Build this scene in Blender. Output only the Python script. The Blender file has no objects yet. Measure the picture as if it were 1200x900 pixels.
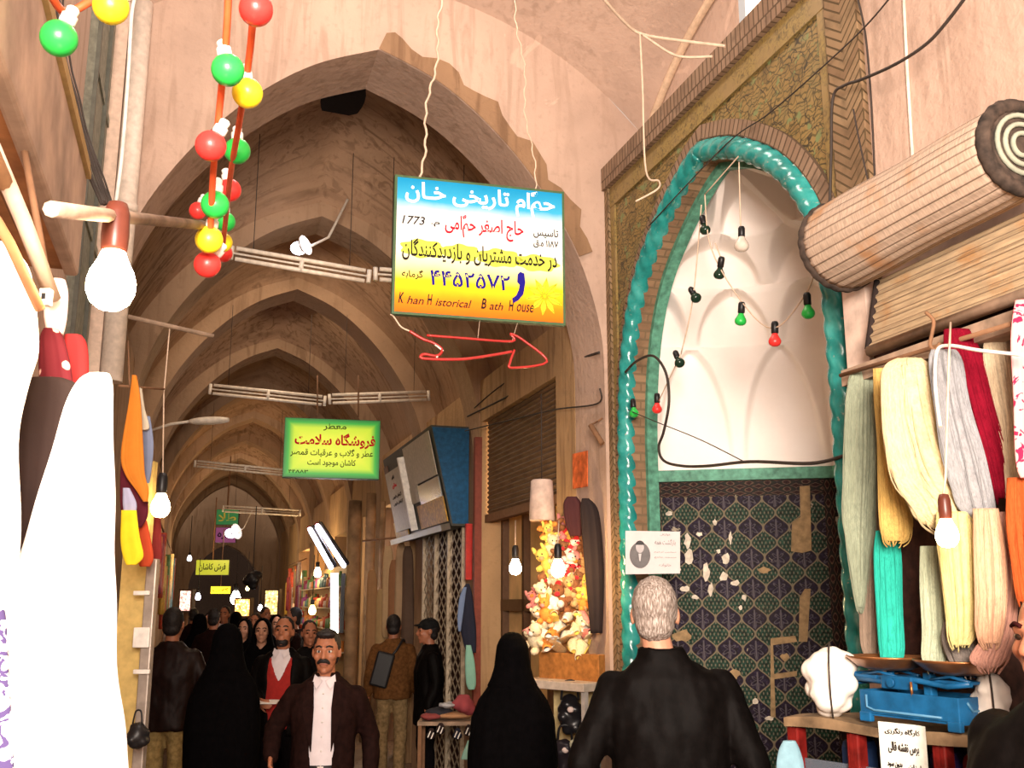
import bpy, bmesh, math, random, re
from mathutils import Vector, Matrix, noise
random.seed(7)
SC = bpy.context.scene
COL = SC.collection
# ---------------------------------------------------------------- camera, light, exposure
TH = math.atan(255/1200); CT, ST = math.cos(TH), math.sin(TH)
EYE = 1.7
cam = bpy.data.cameras.new('camera'); cam.sensor_fit = 'HORIZONTAL'; cam.sensor_width = 36; cam.lens = 36.0
cam.clip_start = .05; cam.clip_end = 200
camo = bpy.data.objects.new('camera', cam); COL.objects.link(camo)
camo.location = (0, 0, EYE); camo.rotation_euler = (math.pi/2 + TH, 0, 0)
SC.camera = camo
SC.view_settings.view_transform = 'Standard'; SC.view_settings.look = 'None'
SC.view_settings.gamma = 1; SC.view_settings.use_curve_mapping = False
SC.view_settings.exposure = 0.62
SC.cycles.use_denoising = True
SC.cycles.max_bounces = 6; SC.cycles.diffuse_bounces = 3; SC.cycles.glossy_bounces = 3
SC.cycles.transmission_bounces = 4; SC.cycles.transparent_max_bounces = 6
SC.cycles.sample_clamp_indirect = 4
SC.cycles.caustics_reflective = False; SC.cycles.caustics_refractive = False
wd = bpy.data.worlds.new('sky'); SC.world = wd; wd.use_nodes = True
wb = wd.node_tree.nodes['Background']; wb.inputs[0].default_value = (1, .86, .76, 1); wb.inputs[1].default_value = .5
# bazaar axes: E runs along the lane, N across it to the right
EV = Vector((-.2924, .9563, 0)); NV = Vector((.9563, .2924, 0)); ZV = Vector((0, 0, 1))
def W(s, l, z): return EV*s + NV*l + ZV*z
def ray(px, py): return Vector((px-600, 1200*CT-(450-py)*ST, 1200*ST+(450-py)*CT))
def at(px, py, Y):
    r = ray(px, py); return r*(Y/r.y) + Vector((0, 0, EYE))
def onl(px, py, l):
    r = ray(px, py); return r*(l/r.dot(NV)) + Vector((0, 0, EYE))
def ons(px, py, s):
    r = ray(px, py); return r*(s/r.dot(EV)) + Vector((0, 0, EYE))
def slz(p): return p.dot(EV), p.dot(NV), p.z
def area(name, loc, size, energy, col, tgt=None, spread=math.pi, sy=None):
    d = bpy.data.lights.new(name, 'AREA'); d.size = size; d.energy = energy; d.color = col; d.spread = spread
    if sy: d.shape = 'RECTANGLE'; d.size_y = sy
    o = bpy.data.objects.new(name, d); COL.objects.link(o); o.location = loc
    if tgt is not None: o.rotation_euler = (Vector(tgt)-Vector(loc)).to_track_quat('-Z', 'Y').to_euler()
    return o
area('gap_reflector_lamp', W(4.6, 3.2, 6.3), .5, 220, (1, .93, .82), W(4.5, 3.45, 4.9))  # added lamp that whitens the wall behind the sky opening
# daylight through the roof opening of the crossing, then added fill lamps
area('daylight_crossing', W(4.7, .95, 6.1), .95, 42, (1, .88, .78), W(4.7, .95, 0))
area('fill_behind_camera', W(-1.5, -.2, 2.6), 1.3, 540, (1, .85, .73), W(4.7, 2.4, 3.1))  # unseen fill lamp behind the camera, in place of a flash
for s_, e_ in ((10.3, 22), (13.3, 14), (19.3, 8), (25.3, 14)):
    area('fill_lane', W(s_, .95, 5.6), .5, e_, (1, .78, .55), W(s_, .95, 0))  # added lamps under the closed lane vaults

# ---------------------------------------------------------------- node helper
class NT:
    def __init__(s, name, rough=.8, metal=0, spec=.3):
        s.m = bpy.data.materials.new(name); s.m.use_nodes = True
        s.t = s.m.node_tree; s.b = s.t.nodes['Principled BSDF']
        s.b.inputs['Roughness'].default_value = rough; s.b.inputs['Metallic'].default_value = metal
        s.b.inputs['Specular IOR Level'].default_value = spec
    def n(s, typ, **kw):
        x = s.t.nodes.new(typ)
        for k, v in kw.items():
            if k.startswith('i_'):
                key = k[2:]; key = int(key) if key.isdigit() else key.replace('_', ' ')
                s.set(x.inputs[key], v)
            else: setattr(x, k, v)
        return x
    def set(s, inp, v):
        if isinstance(v, bpy.types.NodeSocket): s.t.links.new(v, inp)
        else:
            try: inp.default_value = v
            except Exception: inp.default_value = (*v, 1)
    def m_(s, op, a, b=0, c=0):
        x = s.t.nodes.new('ShaderNodeMath'); x.operation = op
        s.set(x.inputs[0], a); s.set(x.inputs[1], b); s.set(x.inputs[2], c); return x.outputs[0]
    def uv(s):
        x = s.t.nodes.new('ShaderNodeUVMap'); sp = s.t.nodes.new('ShaderNodeSeparateXYZ')
        s.t.links.new(x.outputs[0], sp.inputs[0]); return sp.outputs[0], sp.outputs[1], x.outputs[0]
    def obj(s):
        g = s.t.nodes.new('ShaderNodeNewGeometry'); return g.outputs['Position']
    def loc(s):
        return s.t.nodes.new('ShaderNodeTexCoord').outputs['Object']
    def scale(s, v, sc):
        x = s.t.nodes.new('ShaderNodeMapping'); s.set(x.inputs['Vector'], v)
        x.inputs['Scale'].default_value = sc if not isinstance(sc, (int, float)) else (sc,)*3
        return x.outputs[0]
    def noise(s, v, sc, det=4, dist=0, rough=.55):
        x = s.n('ShaderNodeTexNoise', i_Scale=sc, i_Detail=det, i_Distortion=dist, i_Roughness=rough); s.set(x.inputs['Vector'], v)
        return x.outputs['Fac']
    def ramp(s, f, stops, interp='LINEAR'):
        x = s.t.nodes.new('ShaderNodeValToRGB'); s.set(x.inputs[0], f); r = x.color_ramp; r.interpolation = interp
        while len(r.elements) < len(stops): r.elements.new(.5)
        for e, (p, c) in zip(r.elements, stops): e.position = p; e.color = (*c, 1) if len(c) == 3 else c
        return x.outputs[0]
    def mix(s, f, a, b, mode='MIX'):
        x = s.t.nodes.new('ShaderNodeMix'); x.data_type = 'RGBA'; x.blend_type = mode
        s.set(x.inputs[0], f); s.set(x.inputs[6], a); s.set(x.inputs[7], b); return x.outputs[2]
    def col(s, c): s.set(s.b.inputs['Base Color'], c); return s
    def bump(s, h, st=.3, d=.02):
        x = s.n('ShaderNodeBump', i_Strength=st, i_Distance=d); s.set(x.inputs['Height'], h)
        s.t.links.new(x.outputs[0], s.b.inputs['Normal']); return s
    def smooth(s, x, lo, hi):
        y = s.n('ShaderNodeMapRange', interpolation_type='SMOOTHSTEP'); s.set(y.inputs[0], x)
        y.inputs[1].default_value = lo; y.inputs[2].default_value = hi; return y.outputs[0]
def V4(c): return (*c, 1)
def plain(name, c, rough=.7, metal=0, var=.12, sc=25, bump=0, spec=.3, sheen=0):
    n = NT(name, rough, metal, spec)
    p = n.loc(); f = n.noise(p, sc, 5)
    n.col(n.ramp(f, [(.3, tuple(x*(1-var*1.6) for x in c)), (.7, tuple(min(1, x*(1+var)) for x in c))]))
    if bump: n.bump(f, bump, .01)
    return n.m
def emit(name, c, st):
    n = NT(name, .4); n.col(V4(c)); n.b.inputs['Emission Color'].default_value = V4(c); n.b.inputs['Emission Strength'].default_value = st
    return n.m

# ---------------------------------------------------------------- mesh helpers
class B:
    """collects shapes in one bmesh (world coordinates unless a matrix is given)"""
    def __init__(s): s.b = bmesh.new(); s.u = s.b.loops.layers.uv.new('UVMap')
    def face(s, pts, uvs=None, smooth=False, mi=0):
        vs = [s.b.verts.new(p) for p in pts]; f = s.b.faces.new(vs); f.smooth = smooth; f.material_index = mi
        if uvs:
            for lp, q in zip(f.loops, uvs): lp[s.u].uv = q
        return f
    def grid(s, fn, nu, nv, closeu=False, smooth=True, uvf=None, mi=0, flip=False, skip=None):
        vs = [[s.b.verts.new(fn(i/nu, j/nv)) for j in range(nv+1)] for i in range(nu+(0 if closeu else 1))]
        for i in range(nu):
            for j in range(nv):
                if skip and skip((i+.5)/nu, (j+.5)/nv): continue
                a, b_ = vs[i], vs[(i+1) % len(vs)]
                q = [a[j], b_[j], b_[j+1], a[j+1]]; w = [(i, j), (i+1, j), (i+1, j+1), (i, j+1)]
                if flip: q.reverse(); w.reverse()
                try: f = s.b.faces.new(q)
                except ValueError: continue
                f.smooth = smooth; f.material_index = mi
                for lp, (x, y) in zip(f.loops, w): lp[s.u].uv = uvf(x/nu, y/nv) if uvf else (x/nu, y/nv)
        return vs
    def loft(s, rings, cap=True, smooth=True, closed=True, mi=0):
        vs = [[s.b.verts.new(p) for p in r] for r in rings]; n = len(rings[0])
        for i in range(len(vs)-1):
            for j in range(n if closed else n-1):
                k = (j+1) % n
                try: f = s.b.faces.new([vs[i][j], vs[i][k], vs[i+1][k], vs[i+1][j]])
                except ValueError: continue
                f.smooth = smooth; f.material_index = mi
                for lp, q in zip(f.loops, ((j/n, i), ((j+1)/n, i), ((j+1)/n, i+1), (j/n, i+1))): lp[s.u].uv = q
        if cap and closed:
            for r in (vs[0][::-1], vs[-1]):
                try: f = s.b.faces.new(r); f.smooth = False; f.material_index = mi
                except ValueError: pass
        return s
    def box(s, c, d, mat=None, mi=0, bev=0):
        x, y, z = d[0]/2, d[1]/2, d[2]/2
        tmp = bmesh.new(); bmesh.ops.create_cube(tmp, size=1)
        bmesh.ops.scale(tmp, vec=d, verts=tmp.verts)
        if bev: bmesh.ops.bevel(tmp, geom=tmp.edges[:], offset=bev, segments=2, affect='EDGES', profile=.5)
        M = (mat or Matrix.Identity(4)) @ Matrix.Translation(c)
        s._add(tmp, M, mi); return s
    def _add(s, tmp, M, mi=0, smooth=None):
        mp = {v: s.b.verts.new(M @ v.co) for v in tmp.verts}
        for f in tmp.faces:
            try: g = s.b.faces.new([mp[v] for v in f.verts])
            except ValueError: continue
            g.smooth = f.smooth if smooth is None else smooth; g.material_index = mi
        tmp.free()
    def cyl(s, a, b_, r0, r1=None, n=16, cap=True, mi=0, smooth=True):
        a, b_ = Vector(a), Vector(b_); r1 = r0 if r1 is None else r1
        d = (b_-a).normalized(); x = d.orthogonal().normalized(); y = d.cross(x)
        R = lambda c, r: [c + (x*math.cos(t)+y*math.sin(t))*r for t in [2*math.pi*k/n for k in range(n)]]
        return s.loft([R(a, r0), R(b_, r1)], cap, smooth, mi=mi)
    def lathe(s, prof, o, M=None, n=24, mi=0, cap=True):
        o = Vector(o); rs = []
        for r, z in prof:
            ring = [Vector((r*math.cos(2*math.pi*k/n), r*math.sin(2*math.pi*k/n), z)) for k in range(n)]
            rs.append([o + (M @ p if M else p) for p in ring])
        return s.loft(rs, cap, True, mi=mi)
    def ball(s, c, r, sc=(1, 1, 1), n=20, M=None, mi=0):
        tmp = bmesh.new(); bmesh.ops.create_uvsphere(tmp, u_segments=n, v_segments=max(6, n*2//3), radius=r)
        bmesh.ops.scale(tmp, vec=sc, verts=tmp.verts)
        s._add(tmp, Matrix.Translation(c) @ (M.to_4x4() if M else Matrix.Identity(4)), mi, True); return s
    def tube(s, pts, r, n=8, cap=True, mi=0, closed=False):
        pts = [Vector(p) for p in pts]; rs = []; up = None; m = len(pts)
        for i, p in enumerate(pts):
            d = (pts[min(i+1, m-1)]-pts[max(i-1, 0)]).normalized()
            if up is None: up = d.orthogonal().normalized()
            up = (up - d*up.dot(d)).normalized(); y = d.cross(up)
            rr = r(i/(m-1)) if callable(r) else r
            rs.append([p + (up*math.cos(2*math.pi*k/n)+y*math.sin(2*math.pi*k/n))*rr for k in range(n)])
        return s.loft(rs, cap, True, mi=mi)
    def prism(s, poly, d, mi=0):
        """poly: list of points (planar), d: extrude vector"""
        d = Vector(d); a = [s.b.verts.new(Vector(p)) for p in poly]; c = [s.b.verts.new(Vector(p)+d) for p in poly]; n = len(a)
        for q in (a[::-1], c):
            f = s.b.faces.new(q); f.material_index = mi
        for i in range(n):
            f = s.b.faces.new([a[i], a[(i+1) % n], c[(i+1) % n], c[i]]); f.material_index = mi
        return s
    def xf(s, M): s.b.transform(M); return s
    def mesh(s, mesh, M=None):
        tmp = bmesh.new(); tmp.from_mesh(mesh); s._add(tmp, M or Matrix.Identity(4)); return s
WL = {}
def obj(name, b, mat, parent=None, at_=None, sharp=None):
    me = bpy.data.meshes.new(name)
    bm = b.b if isinstance(b, B) else b
    bmesh.ops.recalc_face_normals(bm, faces=bm.faces[:])
    bm.to_mesh(me); bm.free()
    return mobj(name, me, mat, parent, at_, sharp)
def mobj(name, me, mat, parent=None, at_=None, sharp=None):
    xs = [v.co for v in me.vertices]
    lo = Vector((min(v.x for v in xs), min(v.y for v in xs), min(v.z for v in xs)))
    hi = Vector((max(v.x for v in xs), max(v.y for v in xs), max(v.z for v in xs)))
    o0 = Vector(at_) if at_ is not None else Vector(((lo.x+hi.x)/2, (lo.y+hi.y)/2, lo.z))
    me.transform(Matrix.Translation(-o0))
    for m in (mat if isinstance(mat, (list, tuple)) else [mat]): me.materials.append(m)
    if sharp: me.shade_smooth(); me.set_sharp_from_angle(angle=math.radians(sharp))
    o = bpy.data.objects.new(name, me); COL.objects.link(o)
    if parent: o.parent = parent; o.location = o0 - WL[parent.name]
    else: o.location = o0
    WL[o.name] = o0; return o
def tag(o, label, cat, group=None, kind=None):
    o['label'] = label; o['category'] = cat
    if group: o['group'] = group
    if kind: o['kind'] = kind
    return o
def thing(name, loc, label, cat, group=None):
    o = bpy.data.objects.new(name, None); COL.objects.link(o); o.location = loc; o.empty_display_size = .1
    WL[o.name] = Vector(loc); return tag(o, label, cat, group)
def struct(name, b, mat, label=None, sharp=None):
    o = obj(name, b, mat, None, None, sharp); o['kind'] = 'structure'
    if label: o['label'] = label
    return o
def fuse(b, voxel, it=2):
    """weld overlapping closed shapes into one continuous skin"""
    me = bpy.data.meshes.new('tmp'); bmesh.ops.recalc_face_normals(b.b, faces=b.b.faces[:]); b.b.to_mesh(me); b.b.free()
    o = bpy.data.objects.new('tmp', me); COL.objects.link(o)
    m = o.modifiers.new('r', 'REMESH'); m.mode = 'VOXEL'; m.voxel_size = voxel; m.use_smooth_shade = True
    if it:
        k = o.modifiers.new('s', 'SMOOTH'); k.factor = .5; k.iterations = it
    dg = bpy.context.evaluated_depsgraph_get(); dg.update()
    r = bpy.data.meshes.new_from_object(o.evaluated_get(dg))
    bpy.data.objects.remove(o); bpy.data.meshes.remove(me)
    return r
def wrinkle(me, amp, sc, stretch=(1, 1, .35), only=None, seed=0):
    me.update()
    ns = [v.normal.copy() for v in me.vertices]
    for v, n in zip(me.vertices, ns):
        if only and not only(v.co): continue
        p = Vector((v.co.x*stretch[0], v.co.y*stretch[1], v.co.z*stretch[2]))*sc + Vector((seed*7.3, seed*3.1, 0))
        v.co += n*(noise.noise(p)*amp + noise.noise(p*2.3)*amp*.4)
def sag(a, b_, d, n=16):
    a, b_ = Vector(a), Vector(b_); return [a.lerp(b_, t/n) - ZV*d*4*(t/n)*(1-t/n) for t in range(n+1)]
def curve(pts, n=8):
    """Catmull-Rom through points"""
    P = [Vector(p) for p in pts]; out = []
    for i in range(len(P)-1):
        a = P[max(i-1, 0)]; b_ = P[i]; c = P[i+1]; d = P[min(i+2, len(P)-1)]
        for k in range(n):
            t = k/n; out.append(.5*((2*b_)+(c-a)*t+(2*a-5*b_+4*c-d)*t*t+(3*b_-a-3*c+d)*t**3))
    out.append(P[-1]); return out
def interp(tab, x):
    if x <= tab[0][0]: return tab[0][1]
    for (a, va), (b_, vb) in zip(tab, tab[1:]):
        if x <= b_: 
            t = (x-a)/(b_-a) if b_ > a else 0
            return va+(vb-va)*t if not isinstance(va, tuple) else tuple(p+(q-p)*t for p, q in zip(va, vb))
    return tab[-1][1]
# ---- writing: persian letters are joined here and set right to left in the built-in font
ARF = {'ا': (0xFE8D, 2), 'آ': (0xFE81, 2), 'ب': (0xFE8F, 4), 'پ': (0xFB56, 4), 'ت': (0xFE95, 4), 'ث': (0xFE99, 4), 'ج': (0xFE9D, 4), 'چ': (0xFB7A, 4),
 'ح': (0xFEA1, 4), 'خ': (0xFEA5, 4), 'د': (0xFEA9, 2), 'ذ': (0xFEAB, 2), 'ر': (0xFEAD, 2), 'ز': (0xFEAF, 2), 'س': (0xFEB1, 4), 'ش': (0xFEB5, 4),
 'ص': (0xFEB9, 4), 'ض': (0xFEBD, 4), 'ط': (0xFEC1, 4), 'ظ': (0xFEC5, 4), 'ع': (0xFEC9, 4), 'غ': (0xFECD, 4), 'ف': (0xFED1, 4), 'ق': (0xFED5, 4),
 'ک': (0xFB8E, 4), 'گ': (0xFB92, 4), 'ل': (0xFEDD, 4), 'م': (0xFEE1, 4), 'ن': (0xFEE5, 4), 'و': (0xFEED, 2), 'ه': (0xFEE9, 4), 'ی': (0xFBFC, 4), 'ـ': (0x640, 0)}
def shape(t):
    t = t.replace('لا', '\u0001'); out = []
    for i, c in enumerate(t):
        pv = t[i-1] if i else ' '; nx = t[i+1] if i+1 < len(t) else ' '
        jp = pv == 'ـ' or (pv in ARF and ARF[pv][1] == 4)
        jn = nx in ARF or nx == '\u0001'
        if c == '\u0001': out.append(chr(0xFEFC if jp else 0xFEFB)); continue
        if c not in ARF: out.append(c); continue
        base, k = ARF[c]
        if k == 0: out.append('ـ'); continue
        if k == 2: out.append(chr(base+(1 if jp else 0)))
        else: out.append(chr(base+(3 if jp and jn else 1 if jp else 2 if jn else 0)))
    r = ''.join(reversed(out))
    return re.sub('[۰-۹]+', lambda m: m.group(0)[::-1], r)
def text(name, s, w, h, O, X, Y, mat, parent, rtl=False, bold=0, shear=0, ext=.0015):
    """lettering fitted in a w x h box centred at O on the plane X,Y"""
    c = bpy.data.curves.new('t', 'FONT'); c.body = shape(s) if rtl else s; c.extrude = .02; c.offset = bold; c.shear = shear; c.resolution_u = 3
    o = bpy.data.objects.new('t', c); COL.objects.link(o); bpy.context.view_layer.update()
    me = bpy.data.meshes.new_from_object(o.evaluated_get(bpy.context.evaluated_depsgraph_get())); bpy.data.objects.remove(o)
    xs = [v.co.x for v in me.vertices]; ys = [v.co.y for v in me.vertices]
    x0, x1, y0, y1 = min(xs), max(xs), min(ys), max(ys); N = X.cross(Y)
    for v in me.vertices:
        v.co = O + X*(((v.co.x-x0)/(x1-x0)-.5)*w) + Y*(((v.co.y-y0)/(y1-y0)-.5)*h) + N*(ext*(1 if v.co.z > 0 else -.5))
    return mobj(name, me, mat, parent)
# ================================================================ materials of the building
def plaster(name, c, stain=.5, streak=.5, dark=(.16, .09, .05), uvs=0):
    n = NT(name, .9, 0, .15); p = n.obj()
    f = n.noise(p, 1.3, 6, .4); g = n.noise(n.scale(p, (7, 7, .8)), 1.6, 6, .8); k = n.noise(p, 22, 4)
    base = n.ramp(f, [(.3, tuple(x*.80 for x in c)), (.55, c), (.75, tuple(min(1, x*1.1) for x in c))])
    m = n.m_('MULTIPLY', n.smooth(g, .48, .66), n.smooth(n.noise(p, .55, 3), .36, .56))
    m = n.m_('MULTIPLY', m, streak)
    base = n.mix(m, base, V4(dark))
    if uvs:
        uv = n.uv()[2]; q = n.noise(n.scale(uv, (26, 2.2, 1)), 1.0, 5, .9); q2 = n.noise(n.scale(uv, (5, 2, 1)), 1.3, 3)
        base = n.mix(n.m_('MULTIPLY', n.m_('MULTIPLY', n.smooth(q, .50, .66), n.smooth(q2, .40, .60)), uvs), base, V4(dark))
    base = n.mix(n.m_('MULTIPLY', n.smooth(k, .55, .75), stain*.4), base, V4(tuple(x*.55 for x in c)))
    w = n.noise(p, 2.2, 5, 1.2); base = n.mix(n.m_('MULTIPLY', n.smooth(w, .66, .70), .5*stain), base, V4(tuple(min(1, x*1.45) for x in c)))
    n.col(base); n.bump(n.m_('ADD', k, n.m_('MULTIPLY', f, 2)), .35, .02); return n.m
M = {}
M['plaster'] = plaster('pink_plaster', (.49, .345, .268), .7, .3)
M['vault'] = plaster('sooty_vault_plaster', (.40, .25, .15), .6, .7, uvs=.8)
M['rib'] = plaster('rib_plaster', (.40, .26, .16), .7, .5)
M['shopwall'] = plaster('ochre_plaster', (.46, .29, .15), .7, .5)
def brick(name, c1, c2, mo, sc, bw=.5, rh=.25, chev=0, ms=.02):
    n = NT(name, .9, 0, .15); u, v, uv = n.uv()
    if chev:
        a = n.m_('PINGPONG', u, chev/2); cb = n.n('ShaderNodeCombineXYZ'); n.set(cb.inputs[0], n.m_('MULTIPLY', a, 1)); n.set(cb.inputs[1], n.m_('ADD', v, n.m_('MULTIPLY', a, .8))); uv = cb.outputs[0]
    b = n.n('ShaderNodeTexBrick', i_Scale=sc, i_Color1=V4(c1), i_Color2=V4(c2), i_Mortar=V4(mo)); n.set(b.inputs['Vector'], uv)
    b.inputs['Mortar Size'].default_value = ms; b.inputs['Brick Width'].default_value = bw; b.inputs['Row Height'].default_value = rh; b.inputs['Mortar Smooth'].default_value = .3
    f = n.noise(n.obj(), 9, 5); c = n.mix(n.smooth(f, .45, .8), b.outputs[0], V4(tuple(x*.45 for x in c1)))
    n.col(c); n.bump(n.m_('SUBTRACT', 1, b.outputs['Fac']), .5, .01); return n.m
M['soldier'] = brick('soldier_course_brick', (.27, .18, .12), (.22, .14, .09), (.10, .065, .04), 1, .045, 1.5, ms=.006)
M['chevron'] = brick('herringbone_brick', (.27, .18, .10), (.20, .125, .07), (.09, .06, .03), 1, .6, .045, .22, .006)
M['brickrow'] = brick('weathered_brick', (.30, .19, .11), (.22, .13, .075), (.18, .12, .07), 1, .22, .055, ms=.008)
def arabesque():
    n = NT('gold_arabesque_mosaic', .5, 0, .4); u, v, uv = n.uv()
    nz = n.n('ShaderNodeTexNoise', i_Scale=6, i_Detail=2); n.set(nz.inputs['Vector'], uv)
    vv = n.mix(.16, uv, nz.outputs['Color'], 'ADD')
    vo = n.n('ShaderNodeTexVoronoi', feature='DISTANCE_TO_EDGE', i_Scale=17); n.set(vo.inputs['Vector'], vv)
    w = n.n('ShaderNodeTexWave', wave_type='RINGS', i_Scale=12, i_Distortion=12, i_Detail=2); n.set(w.inputs['Vector'], uv)
    f = n.noise(uv, 5, 4)
    gold = n.ramp(f, [(.3, (.13, .085, .03)), (.5, (.25, .165, .055)), (.7, (.19, .145, .06))])
    c = n.mix(n.smooth(w.outputs['Fac'], .72, .9), gold, V4((.10, .075, .025)))
    c = n.mix(n.m_('SUBTRACT', 1, n.smooth(vo.outputs['Distance'], .015, .05)), c, V4((.035, .028, .015)))
    g = n.noise(uv, 14, 3); c = n.mix(n.smooth(g, .58, .66), c, V4((.16, .20, .08)))
    n.col(c); n.bump(f, .3, .005); return n.m
M['gold'] = arabesque()
def goldstrip():
    n = NT('gold_vine_strip', .5, 0, .4); u, v, uv = n.uv(); f = n.noise(uv, 30, 4, 1.5); g = n.noise(uv, 4, 3)
    c = n.ramp(f, [(.3, (.05, .038, .016)), (.45, (.19, .13, .045)), (.6, (.28, .195, .06)), (.75, (.12, .11, .05))])
    n.col(n.mix(n.smooth(g, .4, .7), c, V4((.25, .17, .07)))); return n.m
M['goldstrip'] = goldstrip()
def teal():
    n = NT('turquoise_glaze', .22, 0, .5); p = n.obj(); f = n.noise(p, 8, 5); g = n.noise(p, 30, 3)
    c = n.ramp(f, [(.3, (.012, .14, .13)), (.5, (.02, .25, .23)), (.7, (.06, .36, .33))])
    n.col(n.mix(n.smooth(g, .66, .72), c, V4((.22, .3, .25)))); n.bump(g, .2, .005); return n.m
M['teal'] = teal()
M['green_edge'] = plain('green_painted_edge', (.10, .30, .21), .6, var=.3)
def white_niche():
    n = NT('whitewashed_gypsum', .85, 0, .2); f = n.noise(n.obj(), 3, 5)
    n.col(n.ramp(f, [(.3, (.86, .78, .73)), (.7, (.93, .86, .81))])); n.bump(n.noise(n.obj(), 30, 3), .1, .005); return n.m
M['white'] = white_niche()
def tiles(border):
    n = NT('haft_rangi_border' if border else 'haft_rangi_tile', .42, 0, .03); u, v, uv = n.uv()
    if border:
        a = n.m_('PINGPONG', n.m_('MULTIPLY', u, 9), .5); w = n.m_('SINE', n.m_('MULTIPLY', v, 75)); f = n.noise(uv, 45, 3, 1)
        r = n.m_('ADD', n.m_('MULTIPLY', n.m_('ABSOLUTE', w), .4), a)
        c = n.ramp(n.m_('FRACT', n.m_('ADD', r, n.m_('MULTIPLY', f, .25))), [(0, (.016, .006, .008)), (.40, (.03, .010, .012)), (.46, (.17, .11, .07)), (.52, (.016, .01, .016)), (.76, (.015, .022, .016)), (.83, (.18, .10, .07)), (.88, (.03, .010, .012))])
    else:
        P, Q = .152, .178
        U = n.m_('DIVIDE', u, P); Vv = n.m_('DIVIDE', v, Q)
        uc = n.m_('PINGPONG', U, .5)                      # 0 in the centre of a cell, .5 at its side
        cv = n.m_('COSINE', n.m_('MULTIPLY', Vv, 2*math.pi))
        g = n.m_('SUBTRACT', n.m_('MULTIPLY', n.m_('ADD', cv, 1), .25), uc)
        line = n.m_('SUBTRACT', 1, n.smooth(n.m_('ABSOLUTE', g), .022, .05))
        inn = n.smooth(g, .0, .01)
        f = n.noise(uv, 60, 3, .6); h = n.noise(uv, 110, 2)
        va = n.m_('SUBTRACT', n.m_('FRACT', n.m_('ADD', Vv, .5)), .5)
        sp = n.m_('SUBTRACT', 1, n.smooth(uc, .012, .04)); sp = n.m_('MULTIPLY', sp, n.m_('SUBTRACT', 1, n.smooth(n.m_('ABSOLUTE', va), .26, .30)))
        rr = n.m_('SQRT', n.m_('ADD', n.m_('MULTIPLY', uc, uc), n.m_('MULTIPLY', n.m_('ADD', va, .05), n.m_('ADD', va, .05))))
        th = n.m_('ARCTAN2', uc, va); pet = n.m_('ADD', .17, n.m_('MULTIPLY', .09, n.m_('COSINE', n.m_('MULTIPLY', th, 6))))
        leaf = n.m_('SUBTRACT', 1, n.smooth(n.m_('ABSOLUTE', n.m_('SUBTRACT', rr, n.m_('ADD', pet, n.m_('MULTIPLY', n.m_('SUBTRACT', f, .5), .18)))), .012, .045))
        navy = n.ramp(f, [(.35, (.005, .004, .009)), (.6, (.014, .010, .035)), (.72, (.06, .05, .08))])
        navy = n.mix(n.m_('MULTIPLY', n.m_('MAXIMUM', sp, n.m_('MULTIPLY', leaf, .8)), .75), navy, V4((.15, .13, .15)))
        ub = n.m_('SUBTRACT', .5, uc); s2 = n.m_('SINE', n.m_('MULTIPLY', Vv, 25)); s3 = n.m_('COSINE', n.m_('MULTIPLY', ub, 42))
        gp = n.m_('MULTIPLY', s2, s3)
        green = n.ramp(f, [(.35, (.004, .010, .008)), (.52, (.008, .040, .028)), (.66, (.018, .085, .055)), (.75, (.16, .16, .11))])
        green = n.mix(n.smooth(gp, .35, .6), green, V4((.17, .16, .11)))
        c = n.mix(inn, green, navy); c = n.mix(n.m_('MULTIPLY', line, .85), c, V4((.25, .20, .13)))
    # chipped places where the glaze has come off
    q = n.noise(uv, 5.5, 5, .8); c = n.mix(n.smooth(q, .665, .68), c, V4((.42, .36, .27)))
    q2 = n.noise(uv, 2.0, 3, .3); c = n.mix(n.m_('MULTIPLY', n.smooth(q2, .62, .8), .45), c, V4((.10, .075, .05)))
    n.col(n.mix(.30, c, V4((.03, .02, .012)))); return n.m
M['tile'] = tiles(False); M['tileb'] = tiles(True)
def paving():
    n = NT('worn_paving', .6, 0, .4); p = n.obj(); f = n.noise(p, 1.5, 6); v = n.n('ShaderNodeTexBrick', i_Scale=2.2, i_Color1=V4((.17, .095, .05)), i_Color2=V4((.13, .07, .035)), i_Mortar=V4((.06, .03, .015)))
    n.set(v.inputs['Vector'], p); n.col(n.mix(n.smooth(f, .4, .7), v.outputs[0], V4((.09, .05, .025)))); n.bump(f, .3, .01); return n.m
M['floor'] = paving()
# ================================================================ building
CL = .95                                            # centre line of the lane
HALF = [(1.55, 0), (1.55, 3.0), (1.53, 3.45), (1.38, 3.95), (1.10, 4.42), (.76, 4.80), (.40, 5.07), (0, 5.24)]
ARC = [(a, b) for a, b in HALF[1:]]
def smooth_arc(pts, n=6):
    c = curve([Vector((a, 0, b)) for a, b in pts], n); return [(max(0, p.x), p.z) for p in c]
SA = smooth_arc(ARC)
FULL = [(-a, b) for a, b in SA] + [(a, b) for a, b in reversed(SA[:-1])]
def zarc(x):
    x = abs(x); t = [(a, b) for a, b in reversed(SA)]
    return interp(t, x)
def sphz(s, l): return 3.256 + math.sqrt(max(.01, 8.15-(s-4.7)**2-(l-CL)**2))
def fz(s): return 0 if s < 3 else -.15*min(1, (s-3)/3)
b = B(); b.grid(lambda u, v: W(-3+40*u, -1.6+5.8*v, fz(-3+40*u)), 160, 4, uvf=lambda u, v: (v*6, u*40))
struct('floor', b, M['floor'])
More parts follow.
